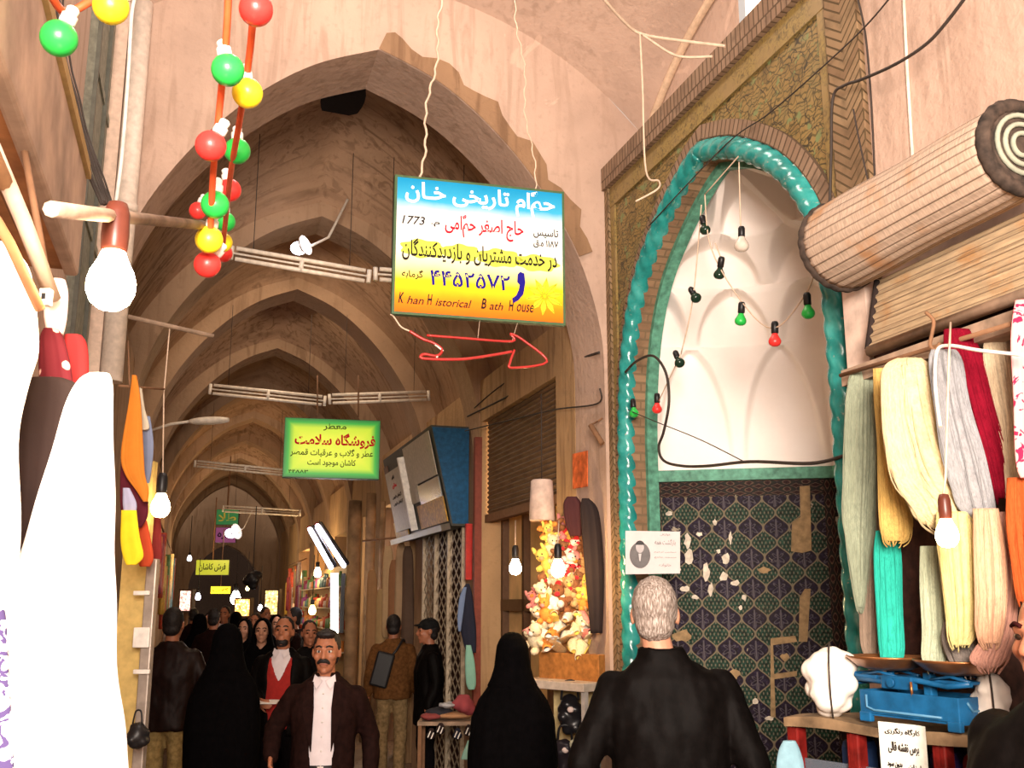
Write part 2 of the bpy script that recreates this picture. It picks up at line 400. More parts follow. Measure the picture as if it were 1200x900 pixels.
# --- wall over the first arch, with its deep soffit
def arch_wall(s0, s1, l0, l1, top, jw=1.55):
    b = B()
    def both(q):                                     # q: list of (l,z) in front view
        b.face([W(s0, l, z) for l, z in q]); b.face([W(s1, l, z) for l, z in reversed(q)])
    both([(l0, -.2), (CL-jw, -.2), (CL-jw, 3.0), (l0, 3.0)]); both([(CL+jw, -.2), (l1, -.2), (l1, 3.0), (CL+jw, 3.0)])
    ls = sorted(set([l0, l1] + [CL+a for a, _ in FULL])); ls = [l for l in ls if l0-1e-6 <= l <= l1+1e-6]
    for a, c in zip(ls, ls[1:]):
        za = zarc(a-CL) if abs(a-CL) <= jw+1e-6 else 3.0; zc = zarc(c-CL) if abs(c-CL) <= jw+1e-6 else 3.0
        both([(a, za), (c, zc), (c, top(c)), (a, top(a))])
    P = [(-jw, -.2)] + FULL + [(jw, -.2)]
    for (a, za), (c, zc) in zip(P, P[1:]):
        b.face([W(s0, CL+a, za), W(s0, CL+c, zc), W(s1, CL+c, zc), W(s1, CL+a, za)], smooth=True)
    return b
o = struct('wall_front', arch_wall(6.1, 6.65, -.95, 2.86, lambda l: sphz(6.1, l)+.01), M['plaster'])
# strip of bare brick where the plaster has come off the right haunch of the arch
b = B(); pa = [(0.02, 0)]; ins = [(CL+x, z) for x, z in FULL if 0 <= x and z > 3.95]
d_ = 0
for i in range(len(ins)-1):
    p, q = ins[i], ins[i+1]; e = math.hypot(q[0]-p[0], q[1]-p[1]); k0 = .13+.035*math.sin(i*1.3)+.02*math.sin(i*3.1); k1 = .13+.035*math.sin((i+1)*1.3)+.02*math.sin((i+1)*3.1)
    tx, tz = (q[0]-p[0])/e, (q[1]-p[1])/e; nx, nz = -tz, tx
    if nz < 0: nx, nz = -nx, -nz
    if i == 0: n0 = (nx, nz)
    qs = [p, q, (q[0]+nx*k1, q[1]+nz*k1), (p[0]+n0[0]*k0, p[1]+n0[1]*k0)]; n0 = (nx, nz)
    b.face([W(6.085, l, z) for l, z in qs], [(d_, 0), (d_+e, 0), (d_+e, k1), (d_, k0)]); b.face([W(6.085, *qs[3]), W(6.085, *qs[2]), W(6.1, *qs[2]), W(6.1, *qs[3])]); d_ += e
struct('trim_12', b, plaster('bare_arch_brick', (.27, .16, .09), 1, .9))
# --- pendentive dome over the crossing, open at the top
b = B(); b.grid(lambda u, v: W(3.3+2.8*u, -.95+3.81*v, sphz(3.3+2.8*u, -.95+3.81*v)), 40, 40,
                skip=lambda u, v: (3.3+2.8*u-4.7)**2+(-.95+3.81*v-CL)**2 < .3)
struct('ceiling', b, M['plaster'])
# --- recessed wall above the portal, with a small opening to the sky
b = B()
def rec(u, v):
    s = 3.3+2.8*u; return W(s, 2.86, 4.3+(sphz(s, 2.86)-4.3)*v)
wa = slz(onl(866, 30, 2.86)); wb_ = slz(onl(905, 5, 2.86))
b.grid(rec, 56, 20, skip=lambda u, v: wb_[0]-.25 < 3.3+2.8*u < wa[0]-.02 and rec(u, v).z > 4.88 and rec(u, v).z < 5.5)
struct('wall_portal_upper', b, M['plaster'])
b = B(); pts = [W(s, 2.84, sphz(s, 2.85)-.01) for s in [3.4+2.68*i/30 for i in range(31)]]
b.tube(pts, .028, 8); struct('trim_1', b, plain('pale_plaster_rib', (.62, .45, .31), .9))
# --- ribs and vault bays of the lane
RS = [9.2, 11.6, 14.55, 17.5, 20.5, 23.5, 26.5, 29.5, 32.5]
for i, s in enumerate(RS):
    b = B()
    P = [(-1.55, -.2)] + FULL + [(1.55, -.2)]
    off = lambda a, z: (a*1.22, z+.30 if z > 3 else z)
    for (a, za), (c, zc) in zip(P, P[1:]):
        oa, ozа = off(a, za); oc, ozc = off(c, zc)
        for ss in (s, s+.5):
            b.face([W(ss, CL+a, za), W(ss, CL+c, zc), W(ss, CL+oc, ozc), W(ss, CL+oa, ozа)])
        b.face([W(s, CL+a, za), W(s, CL+c, zc), W(s+.5, CL+c, zc), W(s+.5, CL+a, za)], smooth=True)
    struct('wall_rib', b, M['rib'])
ends = [6.65] + [s for s in RS]
for i, s0 in enumerate(ends[:-1]):
    s0 = s0 if i == 0 else s0+.5; s1 = ends[i+1]
    b = B()
    def vf(u, v):
        l = -1.75+3.5*v; t = math.sin(math.pi*u); q = max(0, 1-abs(l)/1.75)
        z = zarc(min(1.55, abs(l)*.885))+.14 + .52*t**.8*q**.7
        return W(s0+(s1-s0)*u, CL+l, z)
    b.grid(vf, 24, 44, skip=(lambda u, v: (((u-.5)*2.1)**2+((v-.5)*3.5)**2) < .035) if i in (0,) else None)
    struct('ceiling_bay', b, M['vault'])
    if i == 0:
        b = B(); c = (W((s0+s1)/2, CL, 5.80)); b.cyl(c, c+ZV*.6, .3, .2, 8); 
        struct('ceiling_smoke_hole', b, plain('hole_dark', (.012, .009, .008), .95))  # near-black cap paints in the dark of the roof hole
b = B(); kx, kz = .70, .66; q = [(-2.4, -.2), (-1.55*kx, -.2)]+[(a*kx, z*kz) for a, z in FULL]+[(1.55*kx, -.2), (2.4, -.2)]
for (a, za), (c, zc) in zip(q, q[1:]):
    if abs(a-c) > 1e-6: b.face([W(34, CL+a, za), W(34, CL+c, zc), W(34, CL+c, 6.2), W(34, CL+a, 6.2)])
    b.face([W(34, CL+a, za), W(34, CL+c, zc), W(34.6, CL+c, zc), W(34.6, CL+a, za)])
struct('wall_end', b, M['rib'])
b = B(); b.box((0, 0, 3), (5, .2, 6.4), Matrix.Translation(W(38, CL, 0)) @ Matrix.Rotation(math.atan2(-EV.x, EV.y), 4, 'Z')); struct('wall_far', b, plain('passage_dark', (.05, .03, .02), .9))  # dark colour stands in for the unlit passage beyond the end arch
# --- side walls
ROT = Matrix.Rotation(math.atan2(-EV.x, EV.y), 4, 'Z')
def sbox(b, s0, s1, l0, l1, z0, z1, mi=0, bev=0):
    """box aligned with the lane"""
    b.box((0, 0, 0), (abs(l1-l0), abs(s1-s0), abs(z1-z0)), Matrix.Translation(W((s0+s1)/2, (l0+l1)/2, (z0+z1)/2)) @ ROT, mi, bev); return b
b = B(); sbox(b, 6.65, 36, -1.0, -.6, -.2, 3.75); struct('wall_left_lane', b, M['vault'])
b = B(); sbox(b, -.6, 6.1, -1.1, -.68, -.2, 6.2); struct('wall_left', b, M['plaster'])
b = B(); sbox(b, -2.5, 3.3, 2.55, 2.85, 0, 6.2); struct('wall_right', b, M['plaster'])
b = B()
for s0, s1 in ((6.66, 7.06), (9.15, 9.45), (12.45, 13.2), (16.2, 17), (19.6, 20.2), (23, 23.6), (27, 36)): sbox(b, s0, s1, 2.5, 2.9, -.2, 3.75)
for s0, s1, z in ((7.06, 9.15, 3.35), (9.45, 12.45, 3.0), (13.2, 16.2, 3.0), (17, 19.6, 2.9), (20.2, 23, 2.9), (23.6, 27, 2.9)): sbox(b, s0, s1, 2.5, 2.9, z, 3.75)
struct('wall_right_lane', b, M['shopwall'])
b = B(); sbox(b, 6.66, 27, 3.9, 4.0, -.2, 3.75); sbox(b, 6.66, 27, 2.9, 3.9, 3.4, 3.5)
for s in (6.95, 9.3, 12.8, 16.6, 19.9, 23.3): sbox(b, s-.05, s+.05, 2.9, 3.9, -.2, 3.5)
struct('wall_shop_interiors', b, plain('shop_interior', (.42, .25, .10), .8))
# --- portal ---------------------------------------------------------------
PL, PB, S0, S1, PT = 2.553, 2.86, 3.30, 6.24, 4.60
TEAL = [(5.93, -.2), (5.93, 2.0), (5.925, 2.80), (5.83, 3.32), (5.62, 3.70), (5.29, 3.97), (4.95, 4.14), (4.73, 4.20), (4.43, 4.09), (4.16, 3.94), (3.90, 3.74), (3.69, 3.48), (3.58, 3.2), (3.54, 2.8), (3.535, 2.0), (3.535, -.2)]
def offs(path, d):
    out = []
    for i, (x, y) in enumerate(path):
        a = path[max(0, i-1)]; c = path[min(len(path)-1, i+1)]
        tx, ty = c[0]-a[0], c[1]-a[1]; L = math.hypot(tx, ty); out.append((x+ty/L*d, y-tx/L*d))
    return out
def dense(path, n=5):
    left = curve([Vector((a, 0, z)) for a, z in path[:8]], n); right = curve([Vector((a, 0, z)) for a, z in path[7:]], n)
    return [(p.x, p.z) for p in left+right[1:]]
TD = dense(TEAL)
TIN = offs(TD, -.115) if offs(TD, -.115)[0][0] < TD[0][0] else offs(TD, .115)
sgn = -1 if offs(TD, -.115)[0][0] < TD[0][0] else 1
TBR = offs(TD, -sgn*.085)                      # outer edge of the brick trim around the moulding
def wallface(poly_in, l, mats):                # front face of the portal: brick frame, gold strip, spandrel
    pass
def strip2(b, p, q, l, uvw=1):
    d = 0
    for i in range(len(p)-1):
        e = math.hypot(p[i+1][0]-p[i][0], p[i+1][1]-p[i][1]); w = math.hypot(q[i][0]-p[i][0], q[i][1]-p[i][1])
        b.face([W(p[i][0], l, p[i][1]), W(p[i+1][0], l, p[i+1][1]), W(q[i+1][0], l, q[i+1][1]), W(q[i][0], l, q[i][1])], [(d, 0), (d+e, 0), (d+e, w), (d, w)])
        d += e
# brick frame: two uprights and the head (solid bars)
def uvbar(b, s0, s1, l0, l1, z0, z1, horiz=False):
    for pts in ([(s0, l0, z0), (s1, l0, z0), (s1, l0, z1), (s0, l0, z1)], [(s0, l0, z0), (s0, l1, z0), (s0, l1, z1), (s0, l0, z1)], [(s1, l0, z0), (s1, l1, z0), (s1, l1, z1), (s1, l0, z1)],
                [(s0, l0, z1), (s1, l0, z1), (s1, l1, z1), (s0, l1, z1)], [(s0, l0, z0), (s1, l0, z0), (s1, l1, z0), (s0, l1, z0)]):
        uv = [((s-s0)+(l-l0), z) for s, l, z in pts]
        if pts[0][2] == pts[2][2]: uv = [(s, l) for s, l, z in pts]
        b.face([W(*p) for p in pts], uv)
b = B(); uvbar(b, S1-.20, S1, PL-.03, PB, -.2, PT-.16); uvbar(b, S0, S0+.22, PL-.03, PB, -.2, PT-.16); struct('trim_2', b, M['chevron'])
b = B(); uvbar(b, S0, S1, PL-.05, PB, PT-.16, PT); struct('trim_3', b, M['soldier'])
# field: everything between the frame and the brick trim of the arch
b = B(); inner = TBR; l = PL
n = len(inner); sl, sr, zt = S1-.2, S0+.22, PT-.16
outer = []
for s, z in inner:
    if z < 2.9: outer.append((sl if s > 4.73 else sr, z))
    else:
        dx, dz = s-4.73, z-2.9; k = min(((sl-4.73) if dx > 0 else (4.73-sr))/max(1e-6, abs(dx)), (zt-2.9)/max(1e-6, dz)); outer.append((4.73+dx*k, 2.9+dz*k))
for i in range(n-1):
    p, q = inner[i:i+2], outer[i:i+2]
    pts = [p[0], p[1], q[1], q[0]]
    b.face([W(s, l, z) for s, z in pts], pts)
    # square off the corners of the rectangle
    if abs(q[0][0]-q[1][0]) > 1e-4 and abs(q[0][1]-q[1][1]) > 1e-4:
        cn = (sl if q[0][0] > 4.73 else sr, zt); pts = [q[0], q[1], cn]; b.face([W(s, l, z) for s, z in pts], pts)
struct('wall_portal', b, M['gold'])
b = B()
def bar(b, s0, s1, z0, z1, l0, l1): uvbar(b, s0, s1, l0, l1, z0, z1)
bar(b, S0+.22, S1-.2, PT-.30, PT-.16, PL-.015, PL+.05); bar(b, S1-.27, S1-.2, -.2, PT-.3, PL-.012, PL+.05)
bar(b, S0+.22, S0+.30, 3.4, PT-.3, PL-.012, PL+.05); struct('trim_4', b, M['goldstrip'])
b = B(); strip2(b, TD, TBR, PL-.02); 
for i in range(n-1):
    for P_ in (TBR,):
        b.face([W(P_[i][0], PL-.02, P_[i][1]), W(P_[i+1][0], PL-.02, P_[i+1][1]), W(P_[i+1][0], PL+.02, P_[i+1][1]), W(P_[i][0], PL+.02, P_[i][1])])
struct('trim_5', b, M['soldier'])
# turquoise twisted moulding
mid = offs(TD, sgn*.062)
pm = [W(s, PL-.005, z) for s, z in mid]
fine = []
for a, c in zip(pm, pm[1:]):
    k = max(1, int((c-a).length/.012)); fine += [a.lerp(c, t/k) for t in range(k)]
fine.append(pm[-1])
b = B(); rs = []; up = NV.copy(); dist = 0
for i, p in enumerate(fine):
    d = (fine[min(i+1, len(fine)-1)]-fine[max(i-1, 0)]).normalized(); y = d.cross(up).normalized()
    if i: dist += (p-fine[i-1]).length
    ring = []
    for k in range(18):
        t = 2*math.pi*k/18; r = .052*(1+.2*abs(math.sin(1.5*t+dist*30)))
        ring.append(p+(up*math.cos(t)+y*math.sin(t))*r)
    rs.append(ring)
b.loft(rs); struct('trim_6', b, M['teal'])
# brick reveal and green edge behind the moulding
DEEP = 2.553+.125
b = B(); d = 0
for i in range(n-1):
    p, q = TIN[i], TIN[i+1]; e = math.hypot(q[0]-p[0], q[1]-p[1])
    b.face([W(p[0], PL-.01, p[1]), W(q[0], PL-.01, q[1]), W(q[0], DEEP, q[1]), W(p[0], DEEP, p[1])], [(0, d), (0, d+e), (.2, d+e), (.2, d)]); d += e
struct('trim_7', b, M['brickrow'])
TGR = offs(TIN, sgn*.035)
b = B()
for i in range(n-1):
    p, q, p2, q2 = TIN[i], TIN[i+1], TGR[i], TGR[i+1]
    b.face([W(p[0], DEEP-.03, p[1]), W(q[0], DEEP-.03, q[1]), W(q2[0], DEEP-.03, q2[1]), W(p2[0], DEEP-.03, p2[1])])
    b.face([W(p2[0], DEEP-.03, p2[1]), W(q2[0], DEEP-.03, q2[1]), W(q2[0], DEEP+.04, q2[1]), W(p2[0], DEEP+.04, p2[1])])
struct('trim_8', b, M['green_edge'])
# niche: three-sided recess, tiled below, gypsum muqarnas above
NC, NR, NL0, ZC = 4.73, 1.12, DEEP, 2.46
def hexp(phi, r):                                     # phi 0..pi from the far jamb round to the near one
    a = phi % (math.pi/3); k = math.cos(math.pi/6)/math.cos(a-math.pi/6)
    return NC+math.cos(phi)*r*k, NL0+math.sin(phi)*r*k
V = [hexp(i*math.pi/3+1e-6, NR) for i in range(4)]
b = B(); bb = B(); bo = 0.075
for i in range(3):
    (sa, la), (sb, lb) = V[i], V[i+1]; L = math.hypot(sb-sa, lb-la)
    f = lambda x, z: W(sa+(sb-sa)*x/L, la+(lb-la)*x/L, z)
    def quad(B_, x0, x1, z0, z1, rot=False, du=0):
        B_.face([f(x0, z0), f(x1, z0), f(x1, z1), f(x0, z1)], [((z, x) if rot else (x+du, z)) for x, z in ((x0, z0), (x1, z0), (x1, z1), (x0, z1))])
    nn = round((L-2*bo)/.152); 
    quad(b, bo, L-bo, -.2, ZC-.13, du=.076-bo+i*1.7)
    quad(bb, 0, bo, -.2, ZC-.03, True); quad(bb, L-bo, L, -.2, ZC-.03, True); quad(bb, bo, L-bo, ZC-.13, ZC-.03)
struct('wall_niche_tiles', b, M['tile']); struct('trim_9', bb, M['tileb'])
b = B()
ring = []
for i in range(3):
    for t in range(6):
        p, q = V[i], V[i+1]; ring.append((p[0]+(q[0]-p[0])*t/6, p[1]+(q[1]-p[1])*t/6))
ring.append(V[3])
for i in range(len(ring)-1):
    p, q = ring[i], ring[i+1]; k = .965
    P1 = (NC+(p[0]-NC)*k, NL0+(p[1]-NL0)*k); Q1 = (NC+(q[0]-NC)*k, NL0+(q[1]-NL0)*k)
    b.face([W(P1[0], P1[1], ZC-.035), W(Q1[0], Q1[1], ZC-.035), W(Q1[0], Q1[1], ZC+.035), W(P1[0], P1[1], ZC+.035)])
    for z in (ZC-.035, ZC+.035): b.face([W(p[0], p[1], z), W(q[0], q[1], z), W(Q1[0], Q1[1], z), W(P1[0], P1[1], z)])
struct('trim_10', b, M['green_edge'])
TH_ = [(2.46, 1.11), (2.9, 1.10), (3.2, 1.06), (3.45, .98), (3.65, .85), (3.85, .63), (4.0, .38), (4.09, .14), (4.11, .03)]
TIERS = [(2.46, 3.28, 6, 0), (3.28, 3.62, 6, .5), (3.62, 3.88, 4, 0), (3.88, 4.12, 4, .5)]
def muq(u, v):
    z = 2.46+1.655*(v**.8); phi = math.pi*u
    z0, z1, nc, of = next((t for t in TIERS if z < t[1]), TIERS[-1])
    bq = min(1, (z-z0)/(z1-z0)); x = u*nc+of; a = abs((x % 1)-.5)*2
    r0 = interp(TH_, z0); r1 = interp(TH_, min(4.11, z1)); rs_ = interp(TH_, z)
    lim = .93*max(0, 1-bq**2.2)**.6 if bq < .97 else 0
    flat = r0 - (r0-r1)*.25*bq**2                       # inside a cell: a shallow niche that stays back
    corb = r0+(r1-r0)*min(1, bq*1.15)**.9
    w = max(0, min(1, (lim-a)/.16)); w = w*w*(3-2*w)
    conc = .035*(1-min(1, a/max(lim, .01))**2)*w
    r = corb*(1-w)+max(flat, corb)*w + conc
    hx = min(1, max(0, (z-2.5)/.8)); k = phi % (math.pi/3); hk = math.cos(math.pi/6)/math.cos(k-math.pi/6)
    r *= hk*(1-hx)+hx*.985
    return W(NC+math.cos(phi)*r, NL0+math.sin(phi)*r, z)
b = B(); b.grid(muq, 300, 220); struct('wall_niche_vault', b, M['white'], sharp=50)

# chips in the tiling: patches of bare plaster and mortar on the far panel
(sa, la), (sb, lb) = V[0], V[1]; pd = Vector(W(sb, lb, 0)-W(sa, la, 0)).normalized(); pn = Vector((-pd.y, pd.x, 0)); p0_ = W(sa, la, 0)
if pn.dot(-p0_) < 0: pn = -pn
def onpanel(px, py):
    r = ray(px, py); E0 = Vector((0, 0, EYE)); return r*((p0_-E0).dot(pn)/r.dot(pn))+E0+pn*.003
rnd = random.Random(31)
chip, tan_ = plain('chipped_plaster', (.62, .55, .45), .9, var=.25), plain('bare_mortar', (.30, .20, .10), .9, var=.25)
b = B()
def patchp(b, cx, cy, rx, ry, n=11):
    b.prism([onpanel(cx+rx*math.cos(t)*rnd.uniform(.55, 1.1), cy+ry*math.sin(t)*rnd.uniform(.55, 1.1)) for t in [2*math.pi*k/n for k in range(n)]], pn*.002)
for q in ((820, 626, 5, 3), (806, 634, 5, 10), (808, 652, 7, 9), (827, 670, 5, 12), (833, 690, 4, 9), (784, 602, 5, 3), (851, 655, 6, 8), (856, 630, 2.5, 9), (848, 676, 6, 6), (838, 612, 3, 4), (862, 683, 6, 4), (803, 690, 6, 4), (885, 822, 5, 4), (902, 842, 6, 3), (872, 700, 3, 5), (815, 700, 5, 3), (795, 668, 3, 4), (842, 646, 3, 3), (868, 712, 3, 3)): patchp(b, *q)
struct('trim_13', b, chip)
b = B()
for q in ([(937, 570), (949, 569), (951, 645), (940, 648), (927, 646), (928, 612), (938, 606)], [(903, 748), (932, 745), (934, 752), (906, 756), (909, 840), (903, 842)], [(946, 752), (936, 752), (937, 700), (943, 690), (950, 690)], [(906, 790), (934, 786), (934, 792), (907, 796)]): b.prism([onpanel(*p) for p in q], pn*.002)
patchp(b, 800, 745, 12, 8); patchp(b, 920, 770, 6, 5); patchp(b, 896, 668, 8, 5); patchp(b, 860, 790, 8, 6)
struct('trim_14', b, tan_)
b = B(); b.tube([onl(1059, -5, 2.548), onl(1063, 80, 2.548), onl(1070, 195, 2.548)], .007, 6); struct('trim_15', b, plain('pale_seam', (.72, .58, .48), .9))

b = B(); sbox(b, 3.9, 5.7, 3.45, 3.6, 4.3, 6.6); struct('wall_gap_reflector', b, plain('reflector_white', (.85, .80, .72), .9))  # added white wall, lit so the opening looks bright
# ================================================================ signs, strings of lamps, lamps, cables
M['cord'] = plain('red_orange_cord', (.70, .10, .03), .5)
M['socketw'] = plain('white_plastic', (.78, .74, .68), .45)
M['black'] = plain('black_plastic', (.012, .011, .012), .4)
M['wire'] = plain('dark_wire', (.035, .025, .02), .6)
M['rope'] = plain('pale_rope', (.60, .45, .33), .9)
M['metalw'] = plain('white_enamel', (.74, .66, .56), .4)
M['rust'] = plain('rusty_iron', (.20, .10, .05), .8)
M['wood'] = plain('weathered_wood', (.33, .23, .16), .8, var=.35, sc=8, bump=.3)
def lampmat(name, c): return plain(name, c, .35, var=.06, sc=60, bump=.1, spec=.4)
M['lr'] = lampmat('red_lamp', (.75, .035, .03)); M['lg'] = lampmat('green_lamp', (.02, .42, .06)); M['ly'] = lampmat('yellow_lamp', (.90, .70, .02))
CN = {'r': 'red', 'g': 'green', 'y': 'yellow'}
def garland(label, cord, balls, name='lamp_garland', extra=None):
    pts = [at(*c) for c in cord]; t = thing(name, pts[-1], label, 'string lights', 'garlands of coloured lamps')
    b = B(); b.tube(curve(pts, 6), .0075, 8); obj('cord', b, M['cord'], t)
    for px, py, r, c, (sx, sy) in balls:
        Y = 1240*.032/r; p = at(px, py, Y); d = (at(px+sx, py+sy, Y)-p).normalized()
        Mr = d.to_track_quat('Z', 'Y').to_matrix()
        b = B(); prof = [(.001, -.033)]+[(.033*math.cos(a), .033*math.sin(a)) for a in [math.radians(-75+i*15) for i in range(11)]]+[(.012, .034)]
        b.lathe(prof, p, Mr, 24); o = obj('bulb', b, M['l'+c], t); o['label'] = CN[c]+' globe'
        b = B(); b.lathe([(.013, .030), (.015, .034), (.015, .048), (.011, .05), (.012, .062), (.008, .066)], p, Mr, 16); obj('socket', b, M['socketw'], o)
    return t
garland('front red cord of round red, green and yellow lamps, left foreground',
        [(269, -60, 1.75), (266, 30, 1.85), (258, 120, 2.0), (250, 200, 2.15), (247, 262, 2.3), (244, 300, 2.4)],
        [(267, 82, 21, 'g', (-2, -10)), (247, 171, 19.5, 'r', (6, -10)), (252, 240, 17.5, 'g', (1, -10)), (245, 281, 17, 'y', (2, -10)), (243, 310, 16.5, 'r', (8, -10))])
garland('red cord of small coloured lamps, rear strand partly hidden behind the front strand',
        [(301, -60, 1.8), (294, 50, 1.95), (281, 140, 2.2), (270, 205, 2.5), (264, 262, 2.9), (261, 292, 3.1)],
        [(300, 11, 22, 'r', (1, -10)), (290, 109, 19.5, 'y', (-1, -10)), (278, 177, 16.5, 'g', (0, -10)), (269, 223, 14.5, 'r', (-2, -10)), (232, 247, 11, 'r', (4, -10)), (264, 260, 12.5, 'g', (0, -10)), (261, 284, 12, 'y', (0, -10)), (262, 297, 11, 'r', (0, -10))])
t = garland('short red cord with one green and one yellow lamp, top left',
        [(45, -40, 1.6), (72, 12, 1.72), (105, 2, 1.75), (140, -25, 1.8)], [(69, 45, 23.5, 'g', (5, -10)), (130, 8, 23, 'y', (9, -8))])
# --- clear bulbs alight and bulbs on the niche
M['lit'] = emit('lit_bulb', (1, .76, .42), 26)
M['litsoft'] = emit('lit_bulb_far', (1, .66, .30), 120)
PROF = [(.001, -.062), (.014, -.060), (.024, -.052), (.030, -.038), (.0305, -.026), (.027, -.012), (.019, .004), (.0145, .016), (.0135, .026)]
def bulb(label, px, py, r, cord=None, mat=None, cat='light bulb', name='hanging_bulb', sock=None, tilt=(0, 0, 1), group=None, st=None, Y=None, d=.06):
    Y = Y or 1240*.5*d/r; p = at(px, py, Y); k = d/.061; Mr = Vector(tilt).to_track_quat('Z', 'Y').to_matrix()*k
    t = thing(name, p, label, cat, group)
    b = B(); b.lathe(PROF, p+Mr@Vector((0, 0, .03)), Mr, 24); obj('glass', b, mat or M['lit'], t)
    b = B(); b.lathe([(.0145, .045), (.0165, .05), (.0175, .068), (.0165, .098), (.012, .112), (.004, .114)], p, Mr, 20); obj('socket', b, sock or M['black'], t)
    top = p+Mr@Vector((0, 0, .112))
    if cord:
        b = B(); b.tube([top]+[at(*c) for c in cord], .0035, 6); obj('cord', b, M['rope'] if st is None else st, t)
    return t
M['bake'] = plain('brown_bakelite', (.10, .025, .015), .35)
M['litnear'] = emit('lit_bulb_near', (1, .80, .52), 46)
bulb('large glowing bare bulb hanging from the rod in the left foreground', 130, 335, 30, None, M['litnear'], sock=M['bake'], d=.075)
bulb('glowing bare bulb on a long cord in front of the left wall of the lane', 188, 595, 13, [(192, 460, 4.98), (199, 383, 5.0)], Y=4.9, d=.09)
bulb('glowing bare bulb in front of the pale skeins of yarn at right', 1110, 628, 14, [(1108, 560, 2.75), (1112, 420, 2.85), (1114, 378, 2.95)], M['lit'], sock=M['bake'], Y=2.75)
bulb('small glowing bulb in the shop window under the slatted shutter', 604, 666, 8, [(604, 610, 7.4)], M['litsoft'], Y=7.2, d=.085)
bulb('glowing bulb among the pile of toys on the stall', 654, 668, 9, [(655, 610, 6.4)], M['litsoft'], Y=6.3, d=.085)
# niche string
def niche_string():
    l = 2.50
    P = lambda x, y: onl(x, y, l)
    t = thing('niche_lamp_string', P(880, 370), 'pale wire with small coloured bulbs in black sockets slung across the white niche', 'string lights')
    b = B()
    for seg in ([(826, 228), (833, 290), (868, 352), (906, 385), (944, 345), (957, 310)], [(826, 228), (870, 178)], [(822, 240), (812, 350), (798, 415)], [(798, 415), (772, 470)], [(866, 190), (868, 268)], [(844, 300), (838, 285)]):
        b.tube(curve([P(*q) for q in seg], 5), .0035, 6)
    obj('wire', b, M['rope'], t)
    gb = {'g': M['lg'], 'r': M['lr'], 'k': plain('dark_green_bulb', (.012, .03, .018), .15), 'c': plain('clear_bulb', (.62, .52, .44), .1)}
    for x, y, dx, dy, c in ((826, 268, -3, -14, 'k'), (843, 320, 2, -13, 'k'), (815, 348, -6, -10, 'k'), (796, 424, -5, -12, 'k'), (869, 285, 0, -14, 'c'), (868, 374, 1, -14, 'g'), (908, 398, 0, -14, 'r'), (947, 365, -1, -14, 'g'), (770, 478, 0, -12, 'r'), (743, 483, -1, -10, 'g')):
        p = P(x, y); d = (P(x+dx, y+dy)-p).normalized(); Mr = d.to_track_quat('Z', 'Y').to_matrix()
        k = 1.0 if c != 'c' else 1.25
        b = B(); b.lathe([(r*.95*k, z*.72*k+.012) for r, z in PROF], p, Mr, 18); o = obj('bulb', b, gb[c], t)
        b = B(); b.lathe([(.013, .028), (.017, .032), (.017, .075), (.012, .085), (.003, .086)], p, Mr, 16); obj('socket', b, M['black'], o)
niche_string()
# --- the hanging signboard
def signface(name, stops, em=0):
    n = NT(name, .55, 0, .06); u, v, uv = n.uv(); f = n.noise(uv, 5, 3); c = n.ramp(n.m_('ADD', v, n.m_('MULTIPLY', n.m_('SUBTRACT', f, .5), .06)), stops); n.col(c)
    if em: n.t.links.new(c, n.b.inputs['Emission Color']); n.b.inputs['Emission Strength'].default_value = em
    return n.m
def board(t, O, X, Y, w, h, th, frame_mat, face_mat, fr=.012):
    N = X.cross(Y).normalized(); Mx = Matrix((X, Y, N)).transposed().to_4x4(); Mx.translation = O
    b = B(); b.box((0, 0, -th/2), (w, h, th), Mx); obj('panel', b, frame_mat, t)
    b = B(); q = [O+X*(sx*(w/2-fr))+Y*(sy*(h/2-fr))+N*.002 for sx, sy in ((-1, -1), (1, -1), (1, 1), (-1, 1))]
    b.face(q, [(0, 0), (1, 0), (1, 1), (0, 1)]); b.face([p-N*.0015 for p in q][::-1], [(0, 0)]*4); obj('face', b, face_mat, t)
    return N
TL, TR = at(463, 203, 4.5), at(661, 226, 4.71); BL = at(462, 366, 4.5)
X = TR-TL; X.z = 0; w = X.length; X.normalize(); Yv = ZV.copy(); h = TL.z-BL.z; O = (TL+TR)/2 - ZV*h/2; O.z = (TL.z+TR.z)/2-h/2
sign = thing('hanging_signboard', O-ZV*h/2, 'big blue, white and yellow signboard hung on ropes, with Persian and English lettering', 'sign')
face = signface('sign_paint', [(0, (.80, .13, .01)), (.10, (.82, .23, .01)), (.24, (.82, .60, .015)), (.36, (.80, .76, .38)), (.5, (.74, .74, .68)), (.72, (.70, .73, .72)), (.84, (.04, .34, .55)), (1, (.008, .22, .44))])
N = board(sign, O, X, Yv, w, h, .035, plain('dark_green_frame', (.05, .10, .04), .5), face)
Op = lambda u, v: O + X*((u-.5)*w) + Yv*((v-.5)*h) + N*.004
tm = lambda n, c: plain(n, c, .6, var=.02, spec=.04)
TW, TRD, TK, TNV = tm('white_lettering', (.93, .93, .92)), tm('red_lettering', (.62, .01, .03)), tm('black_lettering', (.02, .015, .015)), tm('navy_lettering', (.015, .01, .20))
halo = tm('yellow_green_halo', (.60, .66, .08))
def T(par, s, u, v, fw, fh, mat, rtl=True, bold=.012, nm='lettering', Of=None, sh=0, ww=w, hh=h, XX=X, YY=Yv, lift=0):
    return text(nm, s, fw*ww, fh*hh, Of(u, v)+XX.cross(YY)*lift, XX, YY, mat, par, rtl, bold, sh)
sg = dict(Of=Op)
T(sign, 'حمّام تاریخی خـان', .50, .875, .88, .20, TW, bold=.02, **sg)
T(sign, 'حاج اصغر حمّامی', .52, .665, .46, .17, TRD, bold=.014, **sg)
